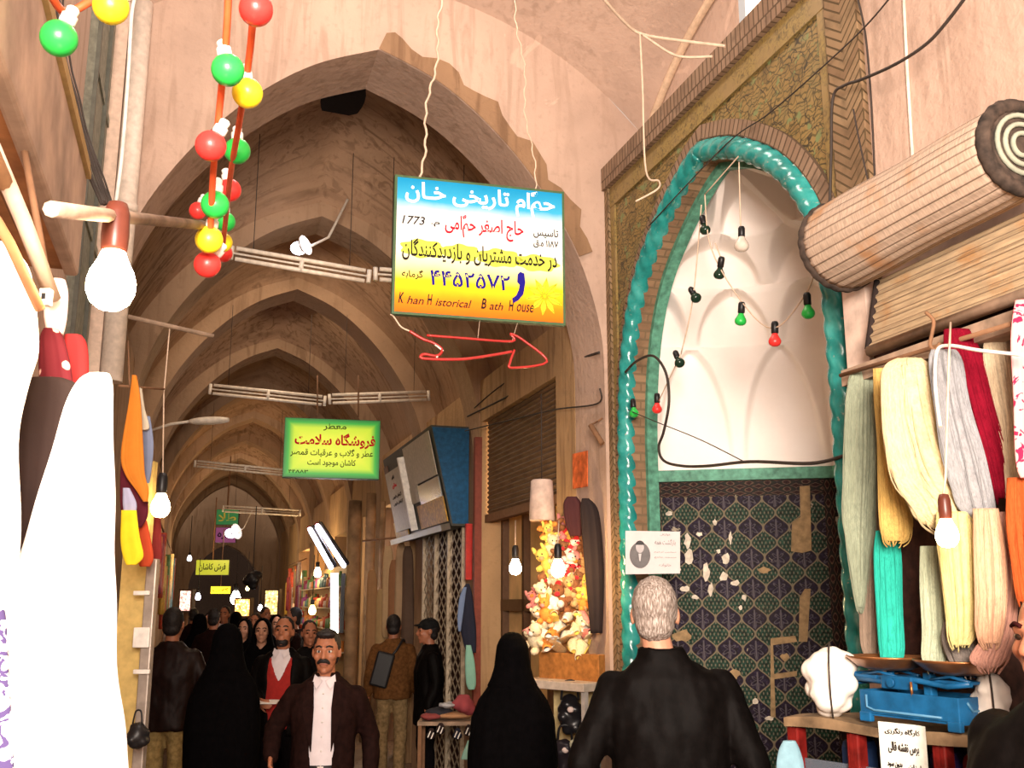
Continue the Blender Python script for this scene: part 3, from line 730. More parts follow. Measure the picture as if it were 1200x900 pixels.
T(sign, '1773', .11, .675, .13, .06, TK, rtl=False, bold=.008, sh=.2, **sg); T(sign, 'م.', .235, .66, .05, .035, TK, **sg)
T(sign, 'تاسیس', .885, .665, .15, .075, TK, bold=.01, **sg); T(sign, '۱۱۸۷ ه.ق', .885, .585, .15, .06, TK, **sg)
for (x0, x1, yy, hh_) in ((.04, .30, .475, .13), (.28, .50, .47, .12), (.48, .74, .455, .13), (.70, .96, .44, .12)):
    b = B(); pts = []
    for k in range(40):
        a = 2*math.pi*k/40; r = 1+.10*math.sin(7*a+x0*30); pts.append(Op((x0+x1)/2+(x1-x0)/2*math.cos(a)*r, yy+hh_/2*math.sin(a)*r)-N*.001)
    b.prism(pts, N*.0008); obj('halo', b, halo, sign)
T(sign, 'در خدمت مشتریان و بازدیدکنندگان', .5, .465, .90, .165, TK, bold=.014, lift=.001, **sg)
T(sign, '۴۴۵۲۵۷۲', .44, .275, .46, .11, TNV, bold=.016, **sg); T(sign, 'گرمابه', .11, .285, .12, .07, TK, **sg)
for s_, u_, f_ in (('Khan', .115, .13), ('Historical', .33, .24), ('Bath', .575, .115), ('House', .745, .135)):
    T(sign, s_[0], u_-f_/2, .115, .03, .075, TK, rtl=False, bold=.02, sh=.25, **sg); T(sign, s_[1:], u_+.015, .103, f_-.035, .055, TK, rtl=False, bold=.004, sh=.3, **sg)
# telephone handset and flower painted on the board
b = B(); b.prism([Op(.70+.5*x*.12, .27+y*.19)+N*.001 for x, y in ((.5, .5), (.9, .45), (1.0, .1), (.8, -.35), (.3, -.6), (-.2, -.72), (-.3, -.55), (.1, -.42), (.35, -.2), (.45, 0), (.2, .1), (.25, .4))], N*.001); obj('handset_emblem', b, TNV, sign)
b = B()
for k in range(10):
    a = 2*math.pi*k/10+.2; r = .115; c = (.875, .20); f = lambda rr, aa: Op(c[0]+rr*math.cos(aa), c[1]+rr*math.sin(aa)*w/h)
    b.prism([f(.015, a), f(r*.6, a-.26), f(r, a), f(r*.6, a+.26)], N*.0008)
o = obj('flower_emblem', b, tm('olive_yellow', (.72, .62, .03)), sign)
b = B()
for k in range(10):
    a = 2*math.pi*k/10+.2; f = lambda rr, aa: Op(.875+rr*math.cos(aa), .20+rr*math.sin(aa)*w/h)+N*.001
    b.tube([f(.012, a), f(.105, a)], .0015, 4); b.tube([f(.06, a-.3), f(.105, a), f(.06, a+.3)], .001, 4)
obj('petal_line', b, tm('olive_line', (.25, .24, .03)), o)
b = B()
for u_, top in ((.14, (522, -20)), (.83, (602, -20))):
    p = Op(u_, 1.0)-N*.02; q = ons(*top, 4.9); pts = [p.lerp(q, k/40)+X*(.006*math.sin(k*1.7)+.012*math.sin(k*.35)) for k in range(41)]
    b.tube(pts, .006 if u_ < .5 else .0035, 6)
obj('rope', b, M['rope'], sign)
# red arrow of neon tube below the board
ta = thing('neon_arrow', at(560, 425, 4.6), 'unlit red glass tube bent into an arrow, hanging below the big signboard', 'neon sign')
A_ = lambda x, y: at(x, y, 4.55+(x-480)*.0008)
neon = plain('red_glass_tube', (.42, .03, .025), .25)
b = B(); b.tube(curve([A_(*p) for p in ((480, 388), (495, 397), (508, 402), (518, 410), (512, 417), (497, 415), (496, 420), (540, 421), (578, 416), (600, 412))], 6), .007, 8)
b.tube(curve([A_(*p) for p in ((500, 393), (540, 396), (600, 400), (598, 391), (615, 400), (641, 424), (600, 431), (598, 424), (603, 410))], 5), .006, 8); obj('tube', b, neon, ta)
b = B(); b.tube([A_(508, 402), A_(519, 411), A_(511, 419)], .006, 8); obj('electrode', b, M['socketw'], ta)
b = B(); b.tube(curve([Op(.0, .0)-N*.02, A_(462, 372), A_(470, 383), A_(480, 388)], 5), .004, 6); b.tube([A_(560, 396), Op(.5, .0)-N*.02], .0015, 4); b.tube([A_(600, 400), Op(.72, .0)-N*.02], .0015, 4); obj('lead', b, M['rope'], ta)
# --- green sign
TL, TR, BL = at(334, 489, 9.8), at(446, 493, 10.0), at(333, 559, 9.8)
Xg = TR-TL; Xg.z = 0; wg = Xg.length; Xg.normalize(); hg = TL.z-BL.z; Og = (TL+TR)/2; Og.z -= hg/2
gs = thing('hanging_shop_sign', Og-ZV*hg/2, 'green and yellow hanging shop sign with red and black Persian lettering', 'sign')
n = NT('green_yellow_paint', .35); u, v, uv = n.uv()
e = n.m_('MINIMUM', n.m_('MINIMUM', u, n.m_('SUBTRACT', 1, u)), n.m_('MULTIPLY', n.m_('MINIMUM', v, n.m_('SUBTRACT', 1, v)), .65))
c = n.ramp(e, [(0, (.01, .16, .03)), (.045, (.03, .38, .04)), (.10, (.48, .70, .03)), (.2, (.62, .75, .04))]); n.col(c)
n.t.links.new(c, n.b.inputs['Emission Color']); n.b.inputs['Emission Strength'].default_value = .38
Ng = board(gs, Og, Xg, ZV, wg, hg, .12, plain('green_frame', (.02, .12, .03), .5), n.m, .005)
Ogp = lambda u, v: Og + Xg*((u-.5)*wg) + ZV*((v-.5)*hg) + Ng*.006
gk = dict(Of=Ogp, ww=wg, hh=hg, XX=Xg, YY=ZV)
T(gs, 'معطر', .52, .86, .24, .13, TK, **gk); T(gs, 'فروشگاه سلامت', .53, .63, .84, .26, TRD, bold=.03, **gk)
T(gs, 'عطر و گلاب و عرقیات قمصر', .5, .42, .86, .15, TK, bold=.012, **gk); T(gs, 'کاشان موجود است', .5, .25, .50, .13, TK, bold=.012, **gk); T(gs, '۴۴۸۸۳', .16, .10, .2, .06, TK, **gk)
b = B(); b.tube([at(372, 487, 10), at(372, 440, 10)], .008); b.tube([at(420, 489, 10), at(420, 440, 10)], .008)
p = at(372, 440, 10); q = at(420, 440, 10)
obj('hanger', b, M['rust'], gs)
# --- tilted box sign over the lattice shop
s0, s1 = 9.55, 12.2
lt = onl(505, 498, 1.0); 
def lat(px, py, s): return slz(ons(px, py, s))
T0 = lat(505, 498, s0); T0b = lat(554, 494, s0); B0 = lat(529, 616, s0); B0b = lat(556, 614, s0)
lT, lB, zT, zB = T0[1], B0[1], T0[2], B0[2]
lW = 2.48
bs = thing('tilted_box_sign', W((s0+s1)/2, lW, zB), 'big tilted box sign with blue end panel and patched lettered face over the lattice gate', 'sign')
b = B(); b.prism([W(s0, lT, zT), W(s0, lW, zT), W(s0, lW, zB), W(s0, lB, zB)], EV*(s1-s0)); obj('casing', b, plain('sign_casing', (.06, .06, .05), .6), bs)
b = B(); b.prism([W(s0-.012, lT+.01, zT-.02), W(s0-.012, lW, zT-.02), W(s0-.012, lW, zB+.02), W(s0-.012, lB+.01, zB+.02)], EV*.01); o = obj('end_panel', b, plain('blue_sheet', (.01, .085, .20), .35, var=.2), bs); o['label'] = 'blue end panel'
Xb = -EV; Yb = (W(0, lT, zT)-W(0, lB, zB)); hb = Yb.length; Yb.normalize(); wb2 = s1-s0; Ob = W((s0+s1)/2, (lT+lB)/2, (zT+zB)/2); Nb = Xb.cross(Yb).normalized()
Obp = lambda u, v: Ob + Xb*((u-.5)*wb2) + Yb*((v-.5)*hb) + Nb*.012
def patch(u0, u1, v0, v1, m, nm='face_panel', d=.01, lift=0):
    b = B(); b.prism([Obp(u, v)+Nb*lift for u, v in ((u0, v0), (u1, v0), (u1, v1), (u0, v1))], Nb*d); return obj(nm, b, m, bs)
crm, ylw = plain('cream_panel', (.42, .37, .29), .5), plain('yellow_panel', (.50, .27, .02), .5, var=.3)
patch(.0, .28, .0, .22, ylw); patch(.02, .10, .22, .9, plain('brown_panel', (.12, .05, .03), .5)); patch(.10, .44, .10, .80, crm, d=.05)
patch(.48, .97, .52, .96, crm); patch(.46, .62, .34, .52, crm); patch(.54, .99, .05, .30, ylw); patch(.62, .98, .30, .50, plain('steel_panel', (.30, .31, .30), .25, .6))
patch(.445, .465, .06, .88, M['socketw'], 'strip', .07)
for u, v, a, c_, m in ((.26, .62, .10, .06, TRD), (.27, .50, .20, .05, TK), (.27, .42, .20, .05, TK), (.26, .72, .05, .05, TK)):
    b = B(); 
    text('lettering', {TRD: 'عطاری', TK: 'گیاهان دارویی'}[m], a*wb2, c_*hb, Obp(u, v)+Nb*.052, Xb, Yb, m, bs, True, .01)
patch(.0, 1.0, -.03, .03, plain('bottom_tray', (.10, .08, .06), .4), 'tray', .09)
# --- tube light fixtures slung across the lane
tube_m = plain('unlit_tube', (.80, .70, .58), .3)
def fixture(label, a, c, Y0, Y1, gap=.09):
    p, q = at(*a, Y0), at(*c, Y1); t = thing('tube_light', (p+q)/2, label, 'tube light', 'unlit tube lights across the lane')
    d = (q-p).normalized(); dn = Vector((0, 0, -1)); dn = (dn-d*dn.dot(d)).normalized()
    for k in (0, 1):
        b = B(); b.cyl(p+dn*gap*k+d*.03, q+dn*gap*k-d*.03, .016, n=12); obj('tube', b, tube_m, t)
    b = B()
    for r in (p, q, p.lerp(q, .5)): b.tube([r-dn*.01, r+dn*(gap+.01)], .018, 8)
    b.tube([p+dn*gap/2, q+dn*gap/2], .008, 6); obj('frame', b, M['metalw'], t)
    for f in (.15, .85):
        b = B(); r = p.lerp(q, f); b.tube([r, r+ZV*.9], .003, 5); obj('hanging_wire', b, M['wire'], t)
    return t
fixture('long unlit twin tube light nearest the viewer, left of the big signboard', (272, 290), (433, 318), 6.9, 7.2, .08)
fixture('unlit twin tube light half hidden behind the big signboard', (440, 315), (560, 324), 7.25, 7.5, .08)
fixture('unlit twin tube light above the lane, left one of the second row', (247, 451), (381, 465), 10.6, 10.9)
fixture('unlit twin tube light above the green sign', (386, 463), (502, 459), 10.9, 11.2)
fixture('unlit twin tube light deep in the lane behind the green sign', (229, 540), (345, 552), 15.0, 15.4, .08)
fixture('farthest unlit tube light, low across the end of the lane', (262, 593), (352, 598), 19, 19.4, .1)
# rod carrying the near bulb and the garlands
b = B(); b.tube([at(60, 245, 1.25), at(104, 250, 1.42), at(238, 264, 2.35)], .011, 8); tag(obj('rod', b, M['wood']), 'thin wooden rod reaching out to the coloured lamps, bulb hanging from it', 'rod')
# white spot lamps and arm lamp in the lane
def spot(label, px, py, Y, r, st):
    p = at(px, py, Y); t = thing('spot_lamp', p, label, 'lamp'); b = B(); b.ball(p, r, (1, 1, .8)); obj('glass', b, emit('cool_lamp', (.85, .85, 1), st), t)
    b = B(); b.lathe([(r*.5, -r*.2), (r*1.25, -r*.9), (r*1.3, -r*1.1)], p, (Vector((.7, -.3, .2))).to_track_quat('-Z', 'Y').to_matrix(), 16, cap=False); b.tube([p+Vector((r, 0, 0)), p+Vector((.25, .05, .12)), p+Vector((.4, .1, .5))], .012); obj('housing', b, M['metalw'], t)
spot('cold white spot lamp shining under the second vault', 350, 291, 8.6, .07, 14)
spot('white hooded lamp beside the small green panel far down the lane', 271, 625, 22, .13, 5)
p = at(200, 497, 10); q = at(222, 494, 10); r = at(268, 492, 10.1)
t = thing('arm_lamp', p, 'pale street-style lamp head on a thin arm from the left wall', 'lamp'); b = B(); b.tube([at(175, 505, 10), p, q], .014); obj('arm', b, M['metalw'], t)
b = B(); rs = []
for k in range(9):
    f = k/8; c = q.lerp(r, f); rr = .05*math.sin(math.pi*(.08+.84*f))**.5; rs.append([c+Vector((0, math.cos(a)*rr*1.2, math.sin(a)*rr*.8)) for a in [2*math.pi*i/14 for i in range(14)]])
b.loft(rs); obj('lamp_head', b, M['metalw'], t)
# cables
def cable(label, pts, r=.007, m=None, name='cable', cat='cable'):
    b = B(); b.tube(curve(pts, 7), r*.72, 7); return tag(obj(name, b, m or M['wire']), label, cat)
pl = lambda x, y: onl(x, y, 2.48)
cable('dark cable rising over the portal and the pink wall to the upper right', [onl(972, 262, 2.46), onl(974, 180, 2.46), onl(976, 115, 2.46), onl(990, 100, 2.46), onl(1010, 93, 2.46), onl(1050, 75, 2.4), onl(1085, 52, 2.4), onl(1110, 25, 2.4), onl(1140, -15, 2.4)], .009)
cable('thin cable running straight down the pink wall to the rolled shutter', [onl(1003, -10, 2.5), onl(1014, 40, 2.5), onl(1021, 120, 2.5), onl(1026, 228, 2.45)], .006)
cable('thin short cable beside the right edge of the portal', [onl(1000, 128, 2.45), onl(1008, 170, 2.45), onl(1021, 228, 2.42)], .005)
cable('black cable looping from the turquoise moulding down round the niche ledge', [pl(733, 436), pl(745, 424), pl(765, 417), pl(780, 436), pl(784, 470), pl(778, 505), pl(772, 524), pl(778, 540), pl(800, 546), pl(830, 546), pl(880, 541), pl(950, 543), pl(990, 534)], .011)
cable('thin grey wire slanting across the foot of the white niche', [pl(735, 480), pl(768, 494), pl(820, 515), pl(872, 541)], .004)
cable('thin cable crossing the spandrel of the portal diagonally', [pl(760, 265), pl(850, 170), pl(905, 130), pl(1000, 45), onl(1045, -5, 2.45)], .005)
for i, (lb, pts, rr) in enumerate((('upper dark cable strung along the shop fronts to the portal', [(548, 488, 9.4), (600, 462, 8.6), (650, 432, 7.6), (702, 413, 6.6)], .012),
   ('lower dark cable sagging along the shop fronts above the shutter', [(556, 478, 9.3), (590, 450, 8.8), (640, 425, 7.9), (700, 376, 6.6)], .009), ('thin cable along the ochre wall left of the portal', [(545, 505, 9.4), (600, 492, 8.6), (650, 480, 7.4), (700, 473, 6.6), (703, 455, 6.5)], .008))):
    cable(lb, [at(*p) for p in pts], rr)
cable('thick pale cord knotted across the top of the dome corner', [at(700, -10, 4.4), at(730, 24, 4.6), at(752, 40, 4.7), at(800, 48, 4.6), at(850, 54, 4.5)], .011, M['rope'], 'rope', 'rope')
cable('pale cord hanging down over the brick edge of the portal', [at(750, 40, 4.68), at(753, 100, 4.7), at(757, 200, 4.8), at(772, 212, 4.85), at(770, 222, 4.85), at(745, 236, 4.9)], .007, M['rope'], 'rope', 'rope')
cable('short pale cord slanting below the thick knotted cord', [at(752, 40, 4.7), at(785, 62, 4.6), at(805, 67, 4.55), at(835, 66, 4.5)], .009, M['rope'], 'rope', 'rope')

b = B(); b.tube([at(150, 371, 4.9), at(250, 394, 5.1)], .012, 8); tag(obj('stick', b, M['wood']), 'thin stick jutting from the left wall, long cord of a glowing bulb tied on it', 'stick')
# ================================================================ yarn stall at right
def yarn(name, c, amp=.35):
    n = NT(name, .95, 0, .05); u, v, uv = n.uv()
    f = n.noise(n.scale(uv, (46, .7, 1)), 1.0, 3, .35); g = n.noise(n.scale(uv, (150, 3, 1)), 1.0, 2)
    h = n.m_('ADD', n.m_('MULTIPLY', f, .6), n.m_('MULTIPLY', g, .4))
    n.col(n.ramp(h, [(.32, tuple(x*(1-amp) for x in c)), (.55, c), (.72, tuple(min(1, x*1.18) for x in c))])); n.bump(h, .6, .01)
    return n.m
def hang(rows, Y, thick=.28, n=56, ripple=.05, freq=9, seed=0, sub=5, tilt=0, tmin=.012, B_=None, ydz=0, hf=0):
    """closed hanging bundle following left/right edges; its own depth, folds and thickness"""
    rnd = random.Random(seed); ph = [rnd.random()*6.28 for _ in range(4)]
    P = curve([Vector(r) for r in rows], sub); rs = []; m = len(P)
    for i, (y, xl, xr) in enumerate(P):
        a, c = at(xl, y, Y), at(xr, y, Y+tilt); ctr = (a+c)/2; w = (c-a); hw = max(.004, w.length/2); d = w.normalized(); nn = ZV.cross(d).normalized()
        tt = max(tmin, hw*thick); ring = []
        for k in range(n):
            t = 2*math.pi*k/n; x = math.cos(t); s = math.sin(t)
            x = math.copysign(abs(x)**.75, x)
            fold = ripple*(math.sin(freq*x*2+ph[0]+i*.03)+.6*math.sin(freq*x*4.7+ph[1]+i*.07)+.35*math.sin(freq*11*x+ph[2])) + hf*math.sin(k*2.0944*1.07+ph[2]+.5*math.sin(i*.35+k*.6))
            ring.append(ctr + d*(x*hw*(1+.02*math.sin(i*.6+ph[3]))) + nn*(s*tt+fold*hw*abs(s)**.5*(1 if s > 0 else -1)*(.3+.7*min(1, i/6)))+nn*ydz*i/m)
        rs.append(ring)
    b = B_ or B(); b.loft(rs); return b
YC = {'sage': (.25, .28, .20), 'taupe': (.26, .19, .14), 'yellow': (.58, .38, .12), 'cream': (.58, .46, .27), 'greyblue': (.27, .27, .28), 'red': (.16, .004, .014), 'navy': (.008, .009, .05),
      'beige': (.50, .40, .27), 'turq': (.03, .42, .33), 'mint': (.38, .42, .30), 'butter': (.60, .50, .22), 'peach': (.58, .33, .21), 'dkbrown': (.045, .012, .008), 'rose': (.42, .22, .17), 'orange': (.42, .08, .02), 'grey': (.20, .17, .15)}
for k, c in YC.items(): M['y_'+k] = yarn('yarn_'+k, c)
SK = [
 ('sage', 'grey green skein of yarn nearest the tiled niche', [(432, 1004, 1018), (442, 996, 1026), (470, 991, 1030), (540, 989, 1030), (600, 988, 1026), (630, 990, 1024), (690, 1000, 1016), (712, 1004, 1010)], 3.62),
 ('taupe', 'fuzzy brownish grey skein hanging in front of the portal edge', [(445, 1010, 1030), (520, 1004, 1034), (600, 1004, 1032), (690, 1006, 1032), (750, 1008, 1030), (772, 1014, 1026)], 3.70),
 ('yellow', 'straw yellow skein with flared lower end', [(432, 1024, 1050), (470, 1024, 1056), (520, 1028, 1056), (570, 1030, 1060), (610, 1030, 1068), (628, 1034, 1066), (634, 1040, 1058)], 3.46),
 ('cream', 'broad cream skein in the middle of the yarn stall', [(420, 1052, 1078), (428, 1038, 1090), (446, 1032, 1098), (500, 1034, 1112), (560, 1046, 1136), (590, 1064, 1160), (610, 1076, 1166), (622, 1100, 1150)], 3.36),
 ('greyblue', 'long bluish grey skein slanting down beside the cream one', [(410, 1092, 1120), (425, 1088, 1128), (480, 1096, 1138), (540, 1106, 1156), (590, 1120, 1166), (608, 1136, 1164)], 3.44),
 ('red', 'dark red skein behind the bluish grey one', [(386, 1106, 1136), (420, 1108, 1152), (480, 1122, 1168), (540, 1140, 1184), (584, 1156, 1186)], 3.62),
 ('navy', 'navy blue skein beside the dark red one', [(386, 1130, 1156), (410, 1126, 1166), (460, 1140, 1178), (520, 1156, 1184), (560, 1168, 1184)], 3.86),
 ('beige', 'beige skein behind the pink cloth', [(390, 1154, 1180), (430, 1154, 1190), (500, 1168, 1198), (570, 1174, 1202), (590, 1182, 1196)], 3.80),
 ('turq', 'bright turquoise skein hanging low behind the scales', [(622, 1026, 1052), (650, 1024, 1056), (710, 1026, 1058), (760, 1030, 1060), (778, 1034, 1056)], 3.60),
 ('mint', 'pale mint skein hanging to the right of the dark gap', [(640, 1078, 1106), (690, 1078, 1110), (740, 1080, 1112), (770, 1080, 1110), (782, 1086, 1104)], 3.52),
 ('butter', 'butter yellow skein behind the glowing bulb', [(600, 1098, 1140), (640, 1098, 1146), (700, 1106, 1146), (740, 1110, 1144), (756, 1116, 1136)], 3.44),
 ('peach', 'peach skein at the right of the butter yellow one', [(596, 1140, 1170), (640, 1140, 1178), (700, 1144, 1180), (740, 1144, 1176), (754, 1152, 1170)], 3.50),
 ('rose', 'dusty rose skein low behind the scale pans', [(600, 1166, 1186), (660, 1168, 1192), (730, 1160, 1190), (770, 1136, 1180), (782, 1146, 1170)], 3.58),
 ('grey', 'grey brown skein just above the right scale pan', [(728, 1106, 1150), (750, 1104, 1166), (776, 1112, 1176), (788, 1124, 1166)], 3.66),
 ('orange', 'orange red skein at the right edge below the pink cloth', [(560, 1180, 1215), (620, 1180, 1222), (680, 1188, 1222), (705, 1194, 1216)], 3.56)]
for i, (c, lab, rows, Y) in enumerate(SK):
    YY = (2.10+(Y-3.36)*.42)/(.9563*(sum((r[1]+r[2])/2 for r in rows)/len(rows)-600)/1227+.2924)
    o = tag(obj('yarn_skein', hang(rows, YY, .34, 132, .035, 6, i, hf=.045), M['y_'+c]), lab, 'yarn', 'skeins of yarn on the stall')
    rnd = random.Random(i*7+1); b = B(); rc = curve([Vector(r) for r in rows], 4)
    for k in range(20):
        f = rnd.uniform(-.02, 1.02); ph = rnd.uniform(0, 6); am = rnd.uniform(.01, .05); dy = rnd.uniform(-2, 9); wz = rnd.uniform(.5, 1)
        th = [at(xl+(xr-xl)*(f+am*math.sin(ph+j*.5)), y+dy*(j/len(rc)), YY) - Vector((.0, 1, 0))*max(.004, (xr-xl)*.5*YY/1240*.36*(1-abs(2*min(1, max(0, f))-1)**2)**.5*wz) for j, (y, xl, xr) in enumerate(rc)]
        b.tube(th, .0022, 5)
    st_ = obj('loose_strands', b, M['y_'+c], o); st_['kind'] = 'stuff'
# dark backing behind the yarn, the stall wall
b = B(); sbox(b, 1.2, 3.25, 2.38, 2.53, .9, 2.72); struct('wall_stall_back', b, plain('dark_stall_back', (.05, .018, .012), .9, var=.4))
b = B(); sbox(b, 3.16, 3.3, 2.36, 2.55, 0, 2.9); struct('wall_stall_pier', b, plain('pinkish_plaster_edge', (.60, .46, .38), .9, var=.2, sc=10, bump=.3))
# pink printed cloth
n = NT('pink_printed_cloth', .8); p = n.obj(); f = n.noise(p, 16, 2, 2.5); n.col(n.mix(n.smooth(f, .58, .60), V4((.85, .30, .30)), V4((.50, .005, .05))))
tag(obj('cloth', hang([(352, 1190, 1225), (400, 1184, 1230), (470, 1188, 1230), (540, 1190, 1232), (560, 1196, 1230)], 2.82, .25, 48, .05, 4, 91), n.m), 'pink cloth with red pattern hanging at the right edge', 'cloth')
# iron hook, rod and white cord the skeins hang from
t = thing('hanging_rail', at(1060, 412, 3.5), 'thin rail with rusty hook and white cord holding the yarn', 'rail')
b = B(); b.tube([onl(985, 440, 2.22), onl(1065, 416, 2.22), onl(1230, 366, 2.22)], .008, 8); obj('bar', b, M['rust'], t)
b = B(); b.tube(curve([at(1085, 366, 3.12), at(1094, 376, 3.1), at(1092, 392, 3.1), at(1090, 404, 3.1), at(1096, 410, 3.1), at(1101, 402, 3.1)], 5), .006, 7); obj('hook', b, M['rust'], t)
b = B(); b.tube(curve([at(1200, 416, 2.72), at(1150, 411, 2.85), at(1112, 405, 2.98), at(1098, 412, 3.02), at(1096, 450, 2.95), at(1102, 500, 2.9)], 5), .0055, 7); obj('cord', b, M['socketw'], t)
# rolled shutter and the slatted hood under it
def slats(name, c, nscale):
    n = NT(name, .8, 0, .2); u, v, uv = n.uv(); f = n.noise(n.scale(uv, (6, 1.2, 1)), 4, 4); g = n.noise(n.obj(), 7, 5)
    s = n.m_('PINGPONG', n.m_('MULTIPLY', u, nscale), .5); e = n.smooth(s, .0, .12)
    base = n.ramp(f, [(.3, tuple(x*.7 for x in c)), (.6, c), (.75, tuple(min(1, x*1.2) for x in c))])
    base = n.mix(n.smooth(g, .52, .75), base, V4((c[0]*.85, c[1]*.62, c[2]*.42)))
    n.col(n.mix(n.m_('MULTIPLY', n.m_('SUBTRACT', 1, e), .75), base, V4((.14, .09, .06)))); n.bump(e, .5, .01); return n.m
ra, rb = at(984, 288, 3.62), at(1192, 158, 2.02)
d = (rb-ra); d.z *= .0; ax = d.normalized(); R0 = .165
zc = (ra.z+rb.z)/2; ra.z = rb.z = zc
ra = at(985, 289, 3.62); rb = Vector((ra.x, ra.y, ra.z)) + (-EV)*.88
rt = thing('rolled_shutter', ra, 'thick roll of weathered slatted shutter sticking out over the yarn stall', 'shutter')
ax = -EV; sx = NV
def rollring(c, r, wob=0): return [c + (sx*math.cos(t)+ZV*math.sin(t))*(r*(1+.012*math.cos(t*22))+wob*noise.noise(Vector((math.cos(t)*3, math.sin(t)*3, 1)))) for t in [2*math.pi*k/132 for k in range(132)]]
rs = []
for k in range(25):
    f = k/24; c = ra+ax*.88*f; ring = rollring(c, R0*(1-.15*f+.015*math.sin(f*9)))
    if k == 0: ring = [p + ax*(.035*noise.noise(Vector((j*.5, 0, 0)))) for j, p in enumerate(ring)]
    rs.append(ring)
b = B(); b.loft(rs); obj('roll', b, slats('shutter_slats', (.46, .345, .26), 30), rt)
for nm, c0, dd in (('end_ring', ra, -.004), ('end_ring', ra+ax*.88, .004)):
    b = B(); kk = 1 if dd < 0 else .85; pts = rollring(c0+ax*dd, R0*.93*kk); b.tube(pts+[pts[0]], .022, 8)
    b.cyl(c0+ax*dd, c0+ax*(dd+.006), R0*.8*kk, n=40); obj(nm, b, plain('dark_corroded_edge', (.045, .03, .022), .9, var=.5), rt)
b = B(); pts = []
for k in range(80):
    t = k/80*2*math.pi*3; r = R0*.85*(.75-.6*k/80); pts.append(ra+ax*.895+(sx*math.cos(t)+ZV*math.sin(t))*r)
b.tube(pts, .008, 6); obj('coil', b, plain('grey_green_coil', (.25, .26, .20), .8), rt)
hd = thing('shutter_hood', W(2.6, 2.3, 2.4), 'flat weathered slatted shutter hood under the roll, over the yarn', 'shutter')
A1, A2, A3, A4 = at(1030, 328, 3.60), at(1048, 398, 3.45), None, None
L1, L2 = slz(A1), slz(A2)
def hood(u, v):
    s = L1[0]-u*1.9; l = L1[1]+(L2[1]-L1[1])*v; z = L1[2]+(L2[2]-L1[2])*v
    return W(s, l, z)+NV*.006*math.sin(v*14*math.pi)
b = B(); b.grid(hood, 20, 60, uvf=lambda u, v: (v, u*4)); b.grid(lambda u, v: hood(u, v)+NV*.03, 20, 60, uvf=lambda u, v: (v, u*4)); 
for e in (0, 1):
    for k in range(60):
        q = [hood(e, k/60), hood(e, (k+1)/60)]; b.face([q[0], q[1], q[1]+NV*.03, q[0]+NV*.03])
obj('slat_sheet', b, slats('hood_slats', (.42, .31, .19), 12), hd)
b = B(); q0, q1 = hood(0, 1), hood(1, 1); b.tube([q0-ZV*.01, q1-ZV*.01], .022, 8); obj('bottom_rail', b, M['wood'], hd)
b = B(); b.tube([hood(0, 0)-EV*-.01, hood(0, 1)-EV*-.01], .012, 6); obj('side_edge', b, plain('charred_edge', (.02, .012, .01), .9), hd)
b = B(); sbox(b, 1.6, 3.2, L2[1]-.02, L2[1]+.06, L2[2]-.11, L2[2]-.05); tag(obj('batten', b, M['wood']), 'long wooden batten under the slatted hood, yarn hooks on it', 'beam')
# counter
cY = 3.3
def P(px, py, Y): return at(px, py, Y)
ctr = thing('stall_counter', at(1040, 900, 3.3), 'stall counter with dark red posts, glass panes and a warped wooden top', 'counter')
tl, tr = at(925, 843, 3.62), at(1168, 868, 3.05); fwd = (tr-tl); fwd.z = 0; fd = fwd.normalized(); fn = Vector((-fd.y, fd.x, 0)); ztop = at(1050, 852, 3.33).z; tl.z = ztop; L = fwd.length; CD = .33
CM = Matrix((fd, fn, ZV)).transposed().to_4x4(); CM.translation = Vector((tl.x, tl.y, 0))
b = B(); b.grid(lambda u, v: CM @ Vector((u*L, CD*v-.03, ztop+.008*math.sin(u*9)+.006*math.sin(v*5+u*4))), 40, 10); b.grid(lambda u, v: CM @ Vector((u*L, CD*v-.03, ztop-.028+.006*math.sin(u*7))), 40, 10)
for v in (0, 1):
    b.grid(lambda u, w: (CM @ Vector((u*L, CD*v-.03, ztop+(.008*math.sin(u*9)+.006*math.sin(v*5+u*4))*(1-w)+(-.028+.006*math.sin(u*7))*w))), 40, 1)
for u in (0, 1):
    b.grid(lambda x, w: (CM @ Vector((u*L, CD*x-.03, ztop+(.008*math.sin(u*9)+.006*math.sin(x*5+u*4))*(1-w)+(-.028+.006*math.sin(u*7))*w))), 10, 1)
obj('top_board', b, plain('worn_board', (.20, .13, .07), .7, var=.4, sc=9, bump=.3), ctr)
redp = plain('dark_red_paint', (.15, .010, .008), .35, var=.25)
for x in (.012, .245, .54, .66):
    if x*1.0 > L: continue
    b = B(); b.box((x*L/.72 if L > .72 else x, .02, (ztop-.03)/2), (.045, .05, ztop-.03), CM, 0, .006); b.box((x*L/.72 if L > .72 else x, -.007, (ztop-.03)/2), (.012, .008, ztop-.03), CM); obj('post', b, redp, ctr)
b = B(); b.box((L*.5, CD-.08, (ztop-.03)/2), (L*.9, .03, ztop-.03), CM); obj('back_panel', b, plain('dark_counter_back', (.03, .02, .02), .7), ctr)
g = NT('counter_glass', .1); g.b.inputs['Transmission Weight'].default_value = .85; g.col((.5, .6, .75, 1))
b = B(); b.box((L*.5, .03, (ztop-.1)/2), (L*.94, .006, ztop-.16), CM); obj('glass_pane', b, g.m, ctr)
